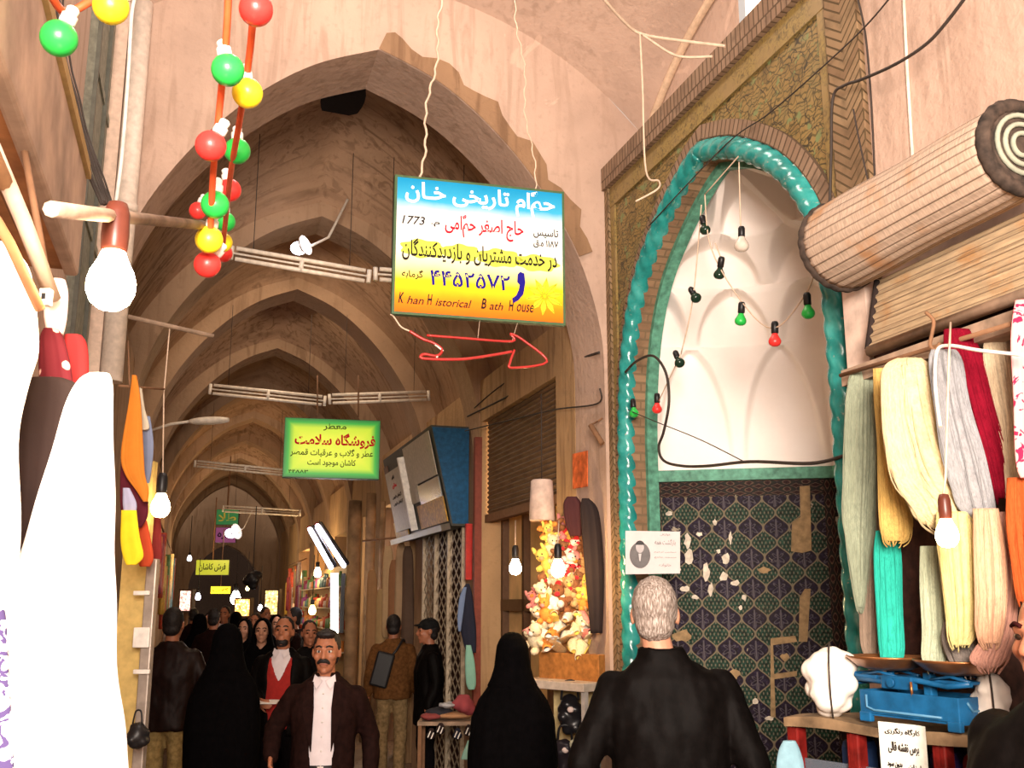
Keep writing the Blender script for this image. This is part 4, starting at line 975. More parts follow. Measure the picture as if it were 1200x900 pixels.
for k, (x, c) in enumerate(((.14, (.03, .06, .16)), (.30, (.02, .03, .07)), (.50, (.05, .03, .14)), (.62, (.24, .02, .015)), (.73, (.2, .02, .015)))):
    b = B(); b.box((x*L/.8, .25, ztop-.22), (.13*L, .2, .30), CM, 0, .03); tag(obj('yarn_packet', b, plain('packet_%d' % k, c, .5)), ['dull blue packet behind the counter glass, leftmost', 'blackish packet behind the counter glass beside the notice', 'violet packet behind the counter glass right of the notice', 'dark red packet under the right part of the counter', 'red packet under the right end of the counter'][k], 'packet', 'packets inside the counter')
# notice on the counter front
NX = fd; no = CM @ Vector((L*.50, -.045, 0)); nt = at(1045, 882, 3.2)
u_ = (nt-CM.translation).dot(fd); no = CM @ Vector((u_, -.04, at(1045, 884, 3.22).z)); nw, nh = .165, .17
nf = fn*-1
nt_ = thing('counter_notice', no-ZV*nh/2, 'white paper notice with black Persian writing on the counter front', 'notice')
b = B(); Xn = fd; b.grid(lambda u, v: no + Xn*((u-.5)*nw) + ZV*((v-.5)*nh) - fn*(.02*max(0, u-.7)**2*8), 16, 4); b.grid(lambda u, v: no + Xn*((u-.5)*nw) + ZV*((v-.5)*nh) - fn*(.02*max(0, u-.7)**2*8)+fn*.003, 16, 4); obj('paper', b, plain('white_paper', (.70, .70, .62), .6), nt_)
for s_, v, a, c in (('کارگاه رنگرزی', .86, .72, .12), ('برس نقشه قالی', .58, .62, .2), ('ارزان', .28, .26, .1), ('بدون سود', .28, .0, .1)):
    if a: text('lettering', s_, a*nw, c*nh, no+ZV*((v-.5)*nh)-fn*.002+(Xn*(.2*nw) if s_ == 'ارزان' else Xn*0), Xn, ZV, TK, nt_, True, .012)
text('lettering', 'بدون سود', .3*nw, .1*nh, no+ZV*(-.22*nh)-fn*.002-Xn*(.2*nw), Xn, ZV, TK, nt_, True, .012)
# scales -------------------------------------------------------------------
blue = plain('blue_enamel', (.008, .09, .22), .35, var=.25, sc=14); brass = plain('worn_copper', (.36, .15, .055), .32, .75, var=.3, sc=10)
sa, sb = at(1008, 826, 3.40), at(1108, 850, 3.12); sd = sb-sa; sd.z = 0; SL = .37; sd.normalize(); sn = Vector((-sd.y, sd.x, 0))
zs = ztop+.012
SM = Matrix((sd, sn, ZV*.82)).transposed().to_4x4(); o_ = at(1010, 834, 3.40); SM.translation = Vector((o_.x, o_.y, zs))
sc_ = thing('kitchen_scales', SM @ Vector((SL/2, .08, 0)), 'blue enamelled balance scales with two copper pans on the counter', 'scales')
b = B()
b.box((SL/2, 0, .075), (SL, .012, .085), SM, 0, .003); b.box((SL/2, .16, .075), (SL, .012, .085), SM, 0, .003)
b.box((SL/2, .08, .03), (SL, .16, .012), SM); b.box((0.006, .08, .075), (.012, .16, .085), SM, 0, .003); b.box((SL-.006, .08, .075), (.012, .16, .085), SM, 0, .003)
for x in (.02, SL-.02):
    for y in (.0, .16): b.box((x, y, .018), (.045, .02, .036), SM, 0, .004)
obj('base_frame', b, blue, sc_)
b = B(); 
for q in ([(.03, .10), (.03, .055), (.06, .045), (SL-.06, .045)],): b.tube([SM @ Vector((x, -.008, z)) for x, z in q], .004, 6)
b.tube([SM @ Vector((SL+.002, y, z)) for y, z in ((.03, .1), (.05, .07), (.09, .07), (.1, .05), (.14, .05))], .004, 6); obj('moulding', b, plain('pale_blue_edge', (.07, .20, .33), .4), sc_)
for y in (.03, .13):
    b = B(); b.tube([SM @ Vector((x, y, z)) for x, z in ((-.05, .155), (.06, .150), (SL/2, .165), (SL-.06, .150), (SL+.02, .165))], .009, 8); obj('beam', b, blue, sc_)
b = B(); b.box((-.055, .08, .155), (.02, .10, .05), SM, 0, .004); b.box((.0, .03, .165), (.09, .012, .012), SM); obj('counterweight', b, blue, sc_)
b = B(); b.box((.13, .03, .15), (.12, .03, .05), SM, 0, .005); b.box((SL/2+.02, .08, .14), (.03, .03, .10), SM, 0, .004); b.cyl(SM @ Vector((.12, .008, .15)), SM @ Vector((.12, .0, .15)), .014, n=16); obj('pointer_housing', b, blue, sc_)
b = B(); b.cyl(SM @ Vector((.205, -.004, .16)), SM @ Vector((.205, -.002, .10)), .004, n=8); obj('pointer', b, brass, sc_)
for x, nm in ((.055, 'left'), (SL-.05, 'right')):
    b = B(); b.box((x, .08, .165), (.12, .10, .012), SM, 0, .003); b.cyl(SM @ Vector((x, .08, .16)), SM @ Vector((x, .08, .188)), .012, n=12)
    for y in (.03, .13): b.tube([SM @ Vector((x-.07, y, .17)), SM @ Vector((x, y, .185)), SM @ Vector((x+.07, y, .17))], .005, 6)
    obj('pan_support', b, blue, sc_)
    b = B(); prof = [(r_, z_-.052) for r_, z_ in ((.012, .206), (.06, .208), (.10, .22), (.128, .243), (.134, .247), (.133, .252), (.126, .249), (.098, .227), (.058, .215), (.002, .213))]
    b.lathe(prof, SM @ Vector((x, .08, 0)), None, 40); obj('pan', b, brass, sc_)
# white bundled yarn left and right of the scales
def lumps(seed, c, rx, ry, rz, n, r):
    rnd = random.Random(seed); b = B()
    for k in range(n):
        a = rnd.uniform(0, 6.28); h = rnd.uniform(-1, 1); q = math.sqrt(1-h*h)
        b.ball(Vector(c)+Vector((rx*.6*q*math.cos(a), ry*.6*q*math.sin(a), rz*.7*h)), r*rnd.uniform(.8, 1.25), (1, 1, .8), 14)
    b.ball(c, 1, (rx*.8, ry*.8, rz*.85), 16); return b
wy = yarn('white_wool', (.80, .74, .66), .3)
for lab, px, py, Y, sz, sd_ in (('fat bundle of white yarn tied with a cord, left of the scales', 975, 800, 3.50, (.095, .08, .12), 3), ('smaller tied bundle of white wool right of the scales', 1160, 815, 3.12, (.055, .055, .095), 5)):
    c = at(px, py, Y); c.z = ztop+sz[2]*1.02
    t = thing('yarn_bundle', c-ZV*sz[2], lab, 'yarn'); me = fuse(lumps(sd_, c, *sz, 26, sz[0]*.42), .008, 3); wrinkle(me, .006, 18); mobj('wool', me, wy, t)
    b = B(); pts = [c+Vector((sz[0]*1.02*math.cos(a)*.35, sz[1]*1.1*math.cos(a), sz[2]*1.03*math.sin(a))) for a in [2*math.pi*k/24 for k in range(25)]]; b.tube(pts, .003, 6); obj('binding_cord', b, M['wire'], t)
tag(obj('cloth', hang([(868, 918, 932), (880, 912, 938), (900, 910, 942), (930, 912, 940), (945, 918, 930)], 3.2, .3, 40, .04, 3, 17), plain('light_blue_cloth', (.17, .30, .36), .8)), 'light blue cloth hanging at the left corner of the counter', 'cloth')
# notice with portrait pasted on the niche edge
l0 = 2.50; q = [onl(733, 623, l0), onl(797, 623, 2.66), onl(797, 672, 2.66), onl(733, 672, l0)]
q = [at(733, 622, 5.6), at(797, 623, 5.55), at(797, 672, 5.55), at(733, 673, 5.6)]
Xp = (q[1]-q[0]); wp = Xp.length; Xp.normalize(); Yp = (q[0]-q[3]); hp = Yp.length; Yp.normalize(); Op_ = (q[0]+q[2])/2; Np = Xp.cross(Yp).normalized()
nt = thing('memorial_notice', Op_-ZV*hp/2, 'grey paper notice with a round portrait pasted at the edge of the tiled niche', 'notice')
b = B(); b.prism([p-Np*.002 for p in q[::-1]], Np*.003); obj('paper', b, plain('pale_notice_paper', (.62, .55, .54), .6, var=.03), nt)
pp = lambda u, v, d=.002: Op_+Xp*((u-.5)*wp)+Yp*((v-.5)*hp)+Np*d
gk_ = lambda v: plain('print_grey', (v, v*.92, v*.92), .6)
b = B(); b.prism([pp(.27+.19*math.cos(a), .42+.30*math.sin(a)) for a in [2*math.pi*k/32 for k in range(32)]], Np*.0006); o = obj('portrait_oval', b, gk_(.13), nt)
b = B(); b.prism([pp(.27+.075*math.cos(a), .60+.13*math.sin(a), .003) for a in [2*math.pi*k/24 for k in range(24)]], Np*.0006); obj('portrait_face', b, gk_(.45), o)
b = B(); b.prism([pp(.27+.19*x, .42+.3*y, .003) for x, y in ((-.14, .12), (.14, .12), (.05, -.45), (-.05, -.45))], Np*.0006); obj('portrait_shirt', b, gk_(.55), o)
b = B(); b.prism([pp(.27+.082*math.cos(a), .655+.10*math.sin(a), .0035) for a in [math.pi*k/16 for k in range(17)]], Np*.0006); obj('portrait_hair', b, gk_(.03), o)
for s_, v, a, c in (('هوالباقی', .90, .18, .06), ('بازگشت همه', .72, .38, .16), ('مجلس ترحیم', .5, .40, .05), ('مسجد جامع', .38, .40, .05), ('خانواده', .20, .22, .08)):
    text('lettering', s_, a*wp, c*hp, pp(.73, v, .002), Xp, Yp, gk_(.16), nt, True, .0)
# ================================================================ stall and clutter at the left edge
woodp = plain('pinkish_old_wood', (.46, .33, .25), .8, var=.25, sc=6, bump=.3)
orw = plain('orange_lit_wood', (.45, .20, .08), .7, var=.3, sc=6)  # orange lamp light put into the wood colour
b = B(); sbox(b, 0.7, 3.15, -.42, -.38, 2.64, 2.95, bev=.01); t = thing('stall_fascia', W(2.0, -.4, 2.64), 'broad pinkish wooden fascia board running along the top of the left stall', 'board'); obj('board', b, woodp, t)
b = B(); sbox(b, 0.7, 3.15, -.40, -.37, 2.95, 2.97); sbox(b, .7, 3.15, -.40, -.375, 2.985, 3.0); sbox(b, .7, 3.15, -.42, -.39, 2.97, 2.985); obj('edge_strip', b, plain('gilded_strip', (.45, .30, .12), .5), t)
b = B(); sbox(b, 0.7, 3.15, -.67, -.42, 2.66, 2.70); obj('soffit', b, orw, t)
pinkw = plain('pink_lit_wall', (.55, .38, .30), .9)
b = B(); sbox(b, 3.3, 3.42, -.70, -.64, 0, 4.6); struct('trim_11', b, plaster('pier_plaster', (.48, .34, .26), .6, .5))
# tall window frame, pipe and pale strip on the left wall of the crossing
t = thing('tall_shutter', W(5.5, -.66, 2.95), 'tall narrow grey green panelled shutter high on the left wall', 'shutter')
gg = plain('grey_green_paint', (.20, .20, .155), .6, var=.25)
a0, a1 = slz(onl(100, 200, -.64)), slz(onl(126, 200, -.64))
b = B(); sbox(b, a0[0], a1[0], -.68, -.64, 2.95, 6.0); obj('panel', b, gg, t)
for f in (.0, .5, 1.0):
    b = B(); s = a0[0]+(a1[0]-a0[0])*f; sbox(b, s-.015, s+.015, -.64, -.62, 2.95, 6.0); obj('stile', b, plain('dark_green_stile', (.10, .10, .08), .6), t)
for z in (3.6, 4.4, 5.2): b = B(); sbox(b, a0[0], a1[0], -.64, -.63, z, z+.05); obj('rail', b, gg, t)
b = B(); sbox(b, 5.97, 6.07, -.67, -.57, 2.75, 5.25); tag(obj('pilaster_board', b, plain('pale_peach_paint', (.62, .46, .36), .8)), 'pale peach vertical board between the grey green shutter and the white pipe', 'board')
p0 = slz(ons(147, 240, 6.0)); b = B(); b.cyl(W(6.0, p0[1], 2.9), W(6.0, p0[1], 5.25), .062, n=20); b.cyl(W(6.0, p0[1], 3.9), W(6.0, p0[1], 3.95), .07, n=20)
tag(obj('drain_pipe', b, plain('cream_pipe', (.66, .55, .46), .45)), 'thick cream pipe rising beside the left leg of the first arch', 'pipe')
cable('white cord knotted at the top and hanging down along the cream pipe', [at(158, -4, 4.2), at(154, 20, 4.2), at(150, 90, 4.2), at(143, 180, 4.2), at(136, 236, 4.2)], .012, M['socketw'], 'cord', 'cord')
rnd = random.Random(4)
t = thing('wire_tangle', at(88, 150, 2.9), 'tangle of dark frayed wires beside the left fascia board', 'wires')
for k in range(7):
    x0 = 48+k*4; pts = [at(x0+8*f*f*(6-k*.2)/1.0+rnd.uniform(-2, 2)+ (f*22), -10+f*250, 3.0+.05*k) for f in [i/8 for i in range(9)]]
    b = B(); b.tube(curve(pts, 4), .004+.001*(k % 3), 6); obj('wire', b, M['wire'], t)
# fabrics ------------------------------------------------------------------
def cloth(name, c, rough=.85, var=.06): return plain(name, c, rough, var=var, sc=14, bump=.15)
wc = cloth('white_fabric', (.95, .94, .93), var=.01)
tag(obj('draped_fabric', hang([(438, 104, 128), (448, 92, 133), (480, 78, 135), (540, 62, 138), (600, 46, 140), (660, 28, 142), (720, 6, 144), (790, -30, 149), (850, -55, 156), (905, -70, 166), (960, -80, 172)], 1.62, .32, 64, .02, 2.2, 21, ydz=-.05), wc), 'big white draped fabric blazing under the large bulb, filling the left foreground', 'fabric')
tag(obj('draped_fabric', hang([(284, -70, 8), (320, -70, 36), (400, -70, 46), (450, -60, 34), (520, -60, 22), (620, -60, 24), (700, -60, 20), (800, -60, 10), (920, -60, 8)], 1.50, .16, 56, .02, 3, 22), cloth('ivory_fabric', (.86, .80, .66), var=.03)), 'ivory fabric hanging at the far left edge, above the dark wedge', 'fabric')
tag(obj('draped_fabric', hang([(443, 36, 74), (452, 24, 92), (476, 13, 96), (520, 13, 88), (570, 16, 74), (620, 21, 52), (648, 24, 36), (660, 26, 29)], 1.70, .18, 56, .03, 3, 23), cloth('dark_brown_fabric', (.02, .009, .007))), 'dark brown fabric folded to a long downward point between white fabrics', 'fabric')
n = NT('lace_print', .9); p = n.obj(); f = n.noise(p, 42, 3, 1.5); g = n.noise(p, 90, 2); n.col(n.mix(n.smooth(n.m_('ADD', f, n.m_('MULTIPLY', g, .25)), .62, .66), V4((.88, .86, .85)), V4((.06, .04, .12))))
tag(obj('printed_scarf', hang([(705, -30, 3), (740, -40, 8), (820, -50, 12), (920, -60, 16), (960, -60, 16)], 1.36, .2, 40, .03, 4, 24), n.m), 'white scarf with dark lacy print at the bottom left corner', 'scarf')
n = NT('floral_maroon', .85); p = n.obj(); vo = n.n('ShaderNodeTexVoronoi', i_Scale=34); n.set(vo.inputs['Vector'], p); f = n.noise(p, 60, 2)
n.col(n.mix(n.smooth(n.m_('ADD', vo.outputs['Distance'], n.m_('MULTIPLY', f, .5)), .50, .44), V4((.10, .005, .010)), V4((.60, .38, .32))))
tag(obj('draped_fabric', hang([(386, 52, 68), (400, 46, 76), (440, 46, 84), (500, 52, 86), (560, 50, 80), (620, 44, 66)], 1.72, .2, 48, .03, 3, 25), n.m), 'maroon fabric with pale floral print behind the dark wedge', 'fabric')
tag(obj('draped_fabric', hang([(393, 76, 96), (405, 74, 102), (440, 76, 104), (500, 78, 104), (560, 74, 100)], 1.80, .2, 48, .03, 3, 26), cloth('plain_red_fabric', (.30, .015, .015))), 'plain red fabric folded just below the large bulb', 'fabric')
tag(obj('draped_fabric', hang([(328, 54, 76), (345, 52, 80), (372, 52, 78), (392, 56, 74)], 1.76, .3, 40, .03, 3, 27), cloth('blush_fabric', (.80, .55, .50))), 'blush white rolled fabric above the maroon floral one', 'fabric')
b = B(); b.tube([at(-20, 232, 1.35), at(12, 286, 1.42), at(47, 362, 1.5)], .008, 8); tag(obj('stick', b, orw), 'orange lit wooden stick slanting down at the far left', 'stick')
b = B(); b.tube([at(-10, 170, 1.5), at(28, 260, 1.6), at(62, 350, 1.72)], .014, 8); tag(obj('stick', b, woodp), 'pale wooden batten slanting beside the orange stick', 'stick')
t = thing('wall_switch', at(53, 357, 1.6), 'small white electrical switch box near the large bulb', 'switch'); Mx = Matrix.Translation(at(53, 357, 1.6)); b = B(); b.box((0, 0, .012), (.018, .015, .028), Mx, 0, .002); obj('box', b, M['socketw'], t); b = B(); b.box((0, -.008, .012), (.006, .004, .01), Mx); obj('rocker', b, M['black'], t)
b = B(); sbox(b, 1.0, 2.6, -.66, -.42, 0, 1.02); sbox(b, .95, 2.65, -.67, -.40, 1.02, 1.06); t = thing('left_stall_table', W(1.9, -.8, 0), 'cloth covered stall table hidden behind the white fabric', 'table'); obj('table', b, woodp, t)
b = B(); b.tube([W(1.0, -.33, 2.36), W(2.3, -.33, 2.36)], .014, 8); b.tube([W(1.05, -.33, 2.36), W(1.05, -.40, 2.64)], .008, 6); b.tube([W(2.25, -.33, 2.36), W(2.25, -.40, 2.64)], .008, 6)
tag(obj('clothes_rail', b, M['rust']), 'iron rail under the left fascia that carries the fabrics', 'rail')
# clutter by the left leg of the first arch
for lab, rows, c, Y in (('orange cloth hanging in a point on the left', [(440, 155, 160), (470, 151, 165), (530, 142, 168), (555, 146, 170), (575, 160, 174), (588, 168, 173)], (.62, .20, .02), 4.5),
  ('cream triangular cloth tip beside the orange cloth', [(455, 164, 166), (480, 164, 170), (500, 164, 175), (504, 166, 172)], (.62, .55, .42), 4.7), ('grey blue cloth behind the orange one', [(488, 166, 176), (520, 166, 180), (555, 168, 177), (566, 170, 175)], (.20, .24, .36), 4.75),
  ('maroon cloth below the orange one', [(535, 142, 150), (560, 141, 168), (600, 142, 174), (618, 148, 166)], (.10, .008, .02), 4.62), ('white and blue striped cloth scrap above the yellow one', [(572, 144, 152), (590, 144, 160), (604, 146, 158)], (.42, .42, .60), 4.4),
  ('bright yellow cloth with orange hem on the left', [(598, 142, 160), (630, 141, 164), (652, 144, 168), (662, 148, 160)], (.88, .66, .02), 4.38), ('dark red cloth under the glowing long cord bulb', [(560, 172, 186), (600, 170, 188), (650, 168, 190), (664, 172, 186)], (.16, .012, .012), 5.2),
  ('red orange cloth behind the yellow one', [(610, 160, 172), (650, 160, 180), (664, 164, 176)], (.55, .07, .02), 4.7)):
    tag(obj('hanging_cloth', hang(rows, Y, .3, 40, .04, 3, int(rows[0][0])), cloth('cloth_'+lab.split()[0]+str(int(Y*100)), c)), lab, 'cloth', 'cloths hung by the left post')
b = B(); b.tube([at(140, 452, 4.6), at(192, 456, 4.9)], .006, 6); b.tube([at(150, 400, 4.8), at(152, 452, 4.65)], .004, 6); tag(obj('cloth_rail', b, M['rust']), 'thin rail at the left with the orange cloth hanging from it', 'rail')
t = thing('steel_post', at(166, 850, 4.9), 'pale steel door post with small white latches on the left', 'post')
q0, q1 = at(166, 850, 4.9), at(170, 655, 4.9); b = B(); b.box((0, 0, (q1.z-0)/2), (.05, .05, q1.z), Matrix.Translation((q0.x, 4.9, 0)), 0, .006); obj('upright', b, plain('grey_steel', (.40, .34, .29), .4, .4), t)
for py in (695, 747, 787):
    p = at(167, py, 4.87); b = B(); b.box((0, -.01, 0), (.075, .02, .02 if py != 747 else .09), Matrix.Translation(p), 0, .004); obj('latch', b, M['socketw'], t)
b = B(); p = at(153, 760, 5.0); b.box((0, 0, p.z/2+.25), (.12, .05, 2*p.z-.4), Matrix.Translation((p.x-.01, 5.02, .1))); tag(obj('door_leaf', b, plain('yellow_door', (.60, .42, .14), .6)), 'yellowish door edge between the white fabric and steel post', 'door')
t = thing('shopping_bag', at(160, 880, 4.6), 'small black plastic bag hanging at the foot of the steel post', 'bag'); me = fuse(lumps(8, at(161, 862, 4.6), .05, .05, .06, 10, .025), .008, 2); mobj('bag_body', me, M['black'], t)
b = B(); p = at(161, 848, 4.6); b.tube(curve([p+Vector((-.02, 0, 0)), p+Vector((-.01, 0, .05)), p+Vector((.012, 0, .05)), p+Vector((.02, 0, 0))], 5), .004, 6); obj('strap', b, M['black'], t)
# ================================================================ shops along the lane
warm_int = plain('cream_curtain', (.78, .52, .24), .8, var=.15, sc=4)
def lamp(s, l, z, e, r=.06, col=(1, .66, .32)):
    d = bpy.data.lights.new('shop_lamp', 'POINT'); d.energy = e; d.shadow_soft_size = r; d.color = col
    o = bpy.data.objects.new('shop_lamp', d); COL.objects.link(o); o.location = W(s, l, z)
lamp(8.1, 3.2, 2.6, 35); lamp(11, 3.3, 2.3, 3); lamp(14.7, 3.0, 2.4, 55, .1, (1, .82, .6)); lamp(19.6, 1.9, 2.45, 30, .08, (1, .72, .38)); lamp(21.6, 2.8, 2.2, 40); lamp(25, 2.6, 2.3, 45); lamp(20, .1, 2.6, 18); lamp(27, .6, 2.6, 45, .1, (1, .8, .5))
# slatted shutter and shop window
t = thing('shop_shutter', W(8.1, 2.55, 2.4), 'brown slatted shutter half pulled down over the nearest lane shop', 'shutter')
n = NT('brown_slats', .7); u, v, uv = n.uv(); s_ = n.m_('PINGPONG', n.m_('MULTIPLY', v, 20), .5); e_ = n.smooth(s_, 0, .2); f = n.noise(uv, 12, 4)
n.col(n.mix(e_, V4((.05, .025, .012)), n.ramp(f, [(.3, (.15, .085, .045)), (.7, (.23, .14, .075))]))); n.bump(e_, .6, .02)
zb = slz(onl(612, 592, 2.56))[2]
b = B(); b.grid(lambda u, v: W(7.08+2.05*u, 2.56+.008*math.sin(v*20*2*math.pi), zb+(3.35-zb)*v), 4, 160); obj('slats', b, n.m, t)
b = B(); sbox(b, 7.08, 9.13, 2.53, 2.60, zb-.07, zb); obj('bottom_bar', b, M['rust'], t)
t = thing('shop_window', W(8.1, 2.7, -.15), 'warmly lit shop window with dark mullions under the slatted shutter', 'window')
b = B(); sbox(b, 7.1, 9.12, 2.74, 2.76, .5, 2.5); obj('curtain', b, warm_int, t)
for s in (7.15, 7.8, 8.45, 9.08):
    b = B(); sbox(b, s-.03, s+.03, 2.68, 2.74, -.15, 2.5); obj('mullion', b, plain('brown_frame', (.10, .05, .025), .6), t)
b = B(); sbox(b, 7.1, 9.12, 2.68, 2.73, 1.62, 1.72); sbox(b, 7.1, 9.12, 2.66, 2.74, -.15, .5); obj('transom', b, plain('brown_transom', (.13, .07, .03), .6), t)
t = thing('hanging_lampshade', at(635, 612, 7.0), 'pale hanging lampshade above the toys', 'lampshade'); p = at(635, 588, 7.0)
b = B(); b.lathe([(.065, .15), (.075, .14), (.083, 0), (.088, -.12), (.084, -.13), (.07, -.13), (.07, .1)], p, None, 20); obj('shade', b, plain('frosted_shade', (.55, .42, .36), .7, var=.2, sc=12), t)
b = B(); b.tube([p+ZV*.15, p+ZV*.75], .004, 6); obj('cord', b, M['wire'], t)
# dark garments beside it
blk = cloth('black_garment', (.018, .010, .010)); mar = cloth('blackish_maroon_garment', (.05, .012, .014))
tag(obj('hanging_jacket', hang([(582, 664, 676), (592, 660, 682), (612, 662, 684), (628, 668, 682)], 6.75, .5, 48, .08, 4, 41), mar), 'small fuzzy dark garment hanging left of the long black one', 'garment', 'garments by the toy stall')
tag(obj('hanging_jacket', hang([(584, 682, 690), (600, 680, 702), (650, 684, 707), (700, 688, 708), (742, 692, 706)], 6.6, .5, 56, .05, 4, 42), blk), 'long black garment hanging against the portal corner', 'garment', 'garments by the toy stall')
tag(obj('wall_poster', (lambda b: b.prism([onl(*q, 2.49) for q in ((671, 532), (688, 528), (688, 570), (671, 573))], NV*.006) and b)(B()), plain('orange_poster', (.62, .13, .03), .7, var=.35, sc=14)), 'faded orange poster on the ochre wall above the garments', 'poster')
b = B(); b.tube([at(692, 498, 6.55), at(706, 520, 6.5)], .018, 10); b.tube([at(700, 494, 6.6), at(706, 490, 6.6)], .006); b.tube([at(692, 498, 6.55), at(700, 494, 6.6)], .006); tag(obj('iron_hinge', b, M['rust']), 'rusty iron bar hinged on the portal edge', 'bracket')
# toy stall ---------------------------------------------------------------
ts = thing('toy_stall', W(7.1, 2.2, -.15), 'wooden stall with pale counter edge under the pile of toys', 'stall')
c0, c1 = at(655, 800, 6.75), at(712, 792, 6.45); zt = c0.z
dirc = (c1-c0); dirc.z = 0; dirc.normalize(); nc = Vector((-dirc.y, dirc.x, 0)); TM = Matrix((dirc, nc, ZV)).transposed().to_4x4(); TM.translation = Vector((c0.x-.22, c0.y, -.15)); ht = zt+.15
b = B(); b.box((.26, .12, ht), (.56, .30, .05), TM, 0, .004); obj('counter_top', b, plain('pale_counter_edge', (.50, .40, .32), .6), ts)
b = B(); b.box((.26, .16, ht+.10), (.52, .06, .17), TM, 0, .004); obj('front_board', b, plain('orange_board', (.40, .16, .04), .5, var=.25), ts)
for x in (0, .52):
    b = B(); b.box((x, .0, ht/2), (.03, .03, ht), TM); obj('leg', b, plain('pale_leg', (.45, .40, .36), .5), ts)
b = B(); b.box((.26, .14, .45), (.54, .28, .02), TM); obj('shelf', b, plain('shelf_board', (.30, .2, .1), .7), ts)
b = B(); b.box((.26, .28, ht-.2), (.54, .01, .38), TM); obj('back_panel', b, plain('cream_back', (.75, .60, .30), .7), ts)
b = B(); rs = [at(640, 790, 7.0), at(700, 785, 6.85), at(692, 620, 7.15), at(642, 622, 7.3)]; b.prism(rs, Vector((.02, .06, 0))); obj('rack', b, plain('rack_board', (.35, .16, .06), .8), ts)
TCOL = [('cream', (.80, .66, .42)), ('orange', (.75, .28, .05)), ('red', (.62, .03, .04)), ('yellow', (.85, .62, .12)), ('white', (.82, .76, .66)), ('pink', (.72, .25, .22)), ('brown', (.25, .10, .04)), ('tan', (.58, .36, .16))]
TMAT = [plain('plush_'+n_, c, .95, var=.15, sc=90, bump=.3) for n_, c in TCOL]; eye_m = M['black']
def make_toy(mat, belly, ear):
    t = thing('plush_toy', (0, 0, 0), 'x', 'toy', 'toys and slippers piled on the stall')
    b = B(); b.ball((0, 0, .05), .042, (1, .85, 1.1), 12); 
    for x in (-1, 1):
        b.ball((x*.045, -.012, .062), .018, (1.3, .8, .9), 8); b.ball((x*.03, -.03, .015), .021, (1, 1.3, .9), 8)
    obj('body', b, mat, t)
    b = B(); b.ball((0, -.006, .115), .036, (1, .9, .95), 12)
    for x in (-1, 1): b.ball((x*.026, 0, .146 if ear else .14), .014, (.8, .6, 2.0 if ear else 1), 8)
    h = obj('head', b, mat, t); b = B(); b.ball((0, -.038, .106), .015, (1, .8, .8), 8); obj('muzzle', b, belly, h)
    for x in (-1, 1): b = B(); b.ball((x*.013, -.036, .124), .0045, n=6); obj('eye', b, eye_m, h)
    return t
def make_slipper(mat, inner):
    t = thing('slipper', (0, 0, 0), 'x', 'slipper', 'toys and slippers piled on the stall')
    b = B(); rs = []
    for k in range(10):
        f = k/9; w = .032*(.75+.35*math.sin(f*3.0))*(1 if .02 < f < .98 else .5); y = -.11+.2*f; rs.append([Vector((w*math.cos(a), y, .008+.008*math.sin(a))) for a in [2*math.pi*i/12 for i in range(12)]])
    b.loft(rs); obj('sole', b, inner, t)
    b = B(); rs = []
    for k in range(8):
        f = k/7; y = -.115+.11*f; w = .034*(.6+.42*f); hh = .02+.035*f; rs.append([Vector((w*math.cos(a), y, .008+hh*max(0, math.sin(a)))) for a in [math.pi*i/10 for i in range(11)]]+[Vector((w*.9*math.cos(a), y, .008+hh*.85*max(0, math.sin(a)))) for a in [math.pi*i/10 for i in range(10, -1, -1)]])
    b.loft(rs); obj('upper', b, mat, t); return t
protos = [make_toy(TMAT[i], TMAT[(i+4) % 8], i % 2) for i in range(8)]+[make_slipper(TMAT[i], TMAT[(i+3) % 8]) for i in (0, 4, 5, 1)]
PCOL = [c[0] for c in TCOL]+['cream', 'white', 'pink', 'orange']
def dup(root):
    c = root.copy(); COL.objects.link(c)
    for ch in list(root.children):
        d = ch.copy(); COL.objects.link(d); d.parent = c
        for g in list(ch.children):
            e = g.copy(); COL.objects.link(e); e.parent = d
    return c
rnd = random.Random(12); spots = []
for row in range(13):
    y = 628+row*11.0; f = row/12; xl = 640-22*max(0, f-.3)*1.3+(4 if row % 2 else 0); xr = 690+4*f
    nx = 4 if f < .6 else 5
    for k in range(nx): spots.append((xl+(xr-xl)*(k+.5)/nx+rnd.uniform(-4, 4), y+rnd.uniform(-3, 3), 7.05-.30*f+rnd.uniform(-.05, .02), f))
used = {}
zone = lambda x, f: ('top' if f < .25 else 'upper middle' if f < .5 else 'lower middle' if f < .75 else 'bottom')+' of the pile, '+('left side' if x < 652 else 'middle' if x < 674 else 'right side')
for i, (x, y, Y, f) in enumerate(spots):
    k = rnd.choice(range(8)) if f < .72 else rnd.choice([8, 9, 10, 11, 1, 0, 9])
    pr = protos[k]; first = k not in used; o = pr if first else dup(pr); used[k] = 1
    o.location = at(x, y, Y); o.rotation_euler = (rnd.uniform(-.5, .5), rnd.uniform(-.6, .6), rnd.uniform(-.9, .9)); sc = rnd.uniform(.95, 1.35); o.scale = (sc,)*3
    lab = '%s %s in the %s' % (PCOL[k], 'plush toy' if k < 8 else 'slipper', zone(x, f))
    o['label'] = lab; o['group'] = 'toys and slippers piled on the stall: '+lab
for k, pr in enumerate(protos):
    if k not in used: pr.location = at(668, 640+k*6, 7.0); pr['label'] = '%s %s tucked at the back of the pile' % (PCOL[k], 'plush toy' if k < 8 else 'slipper')
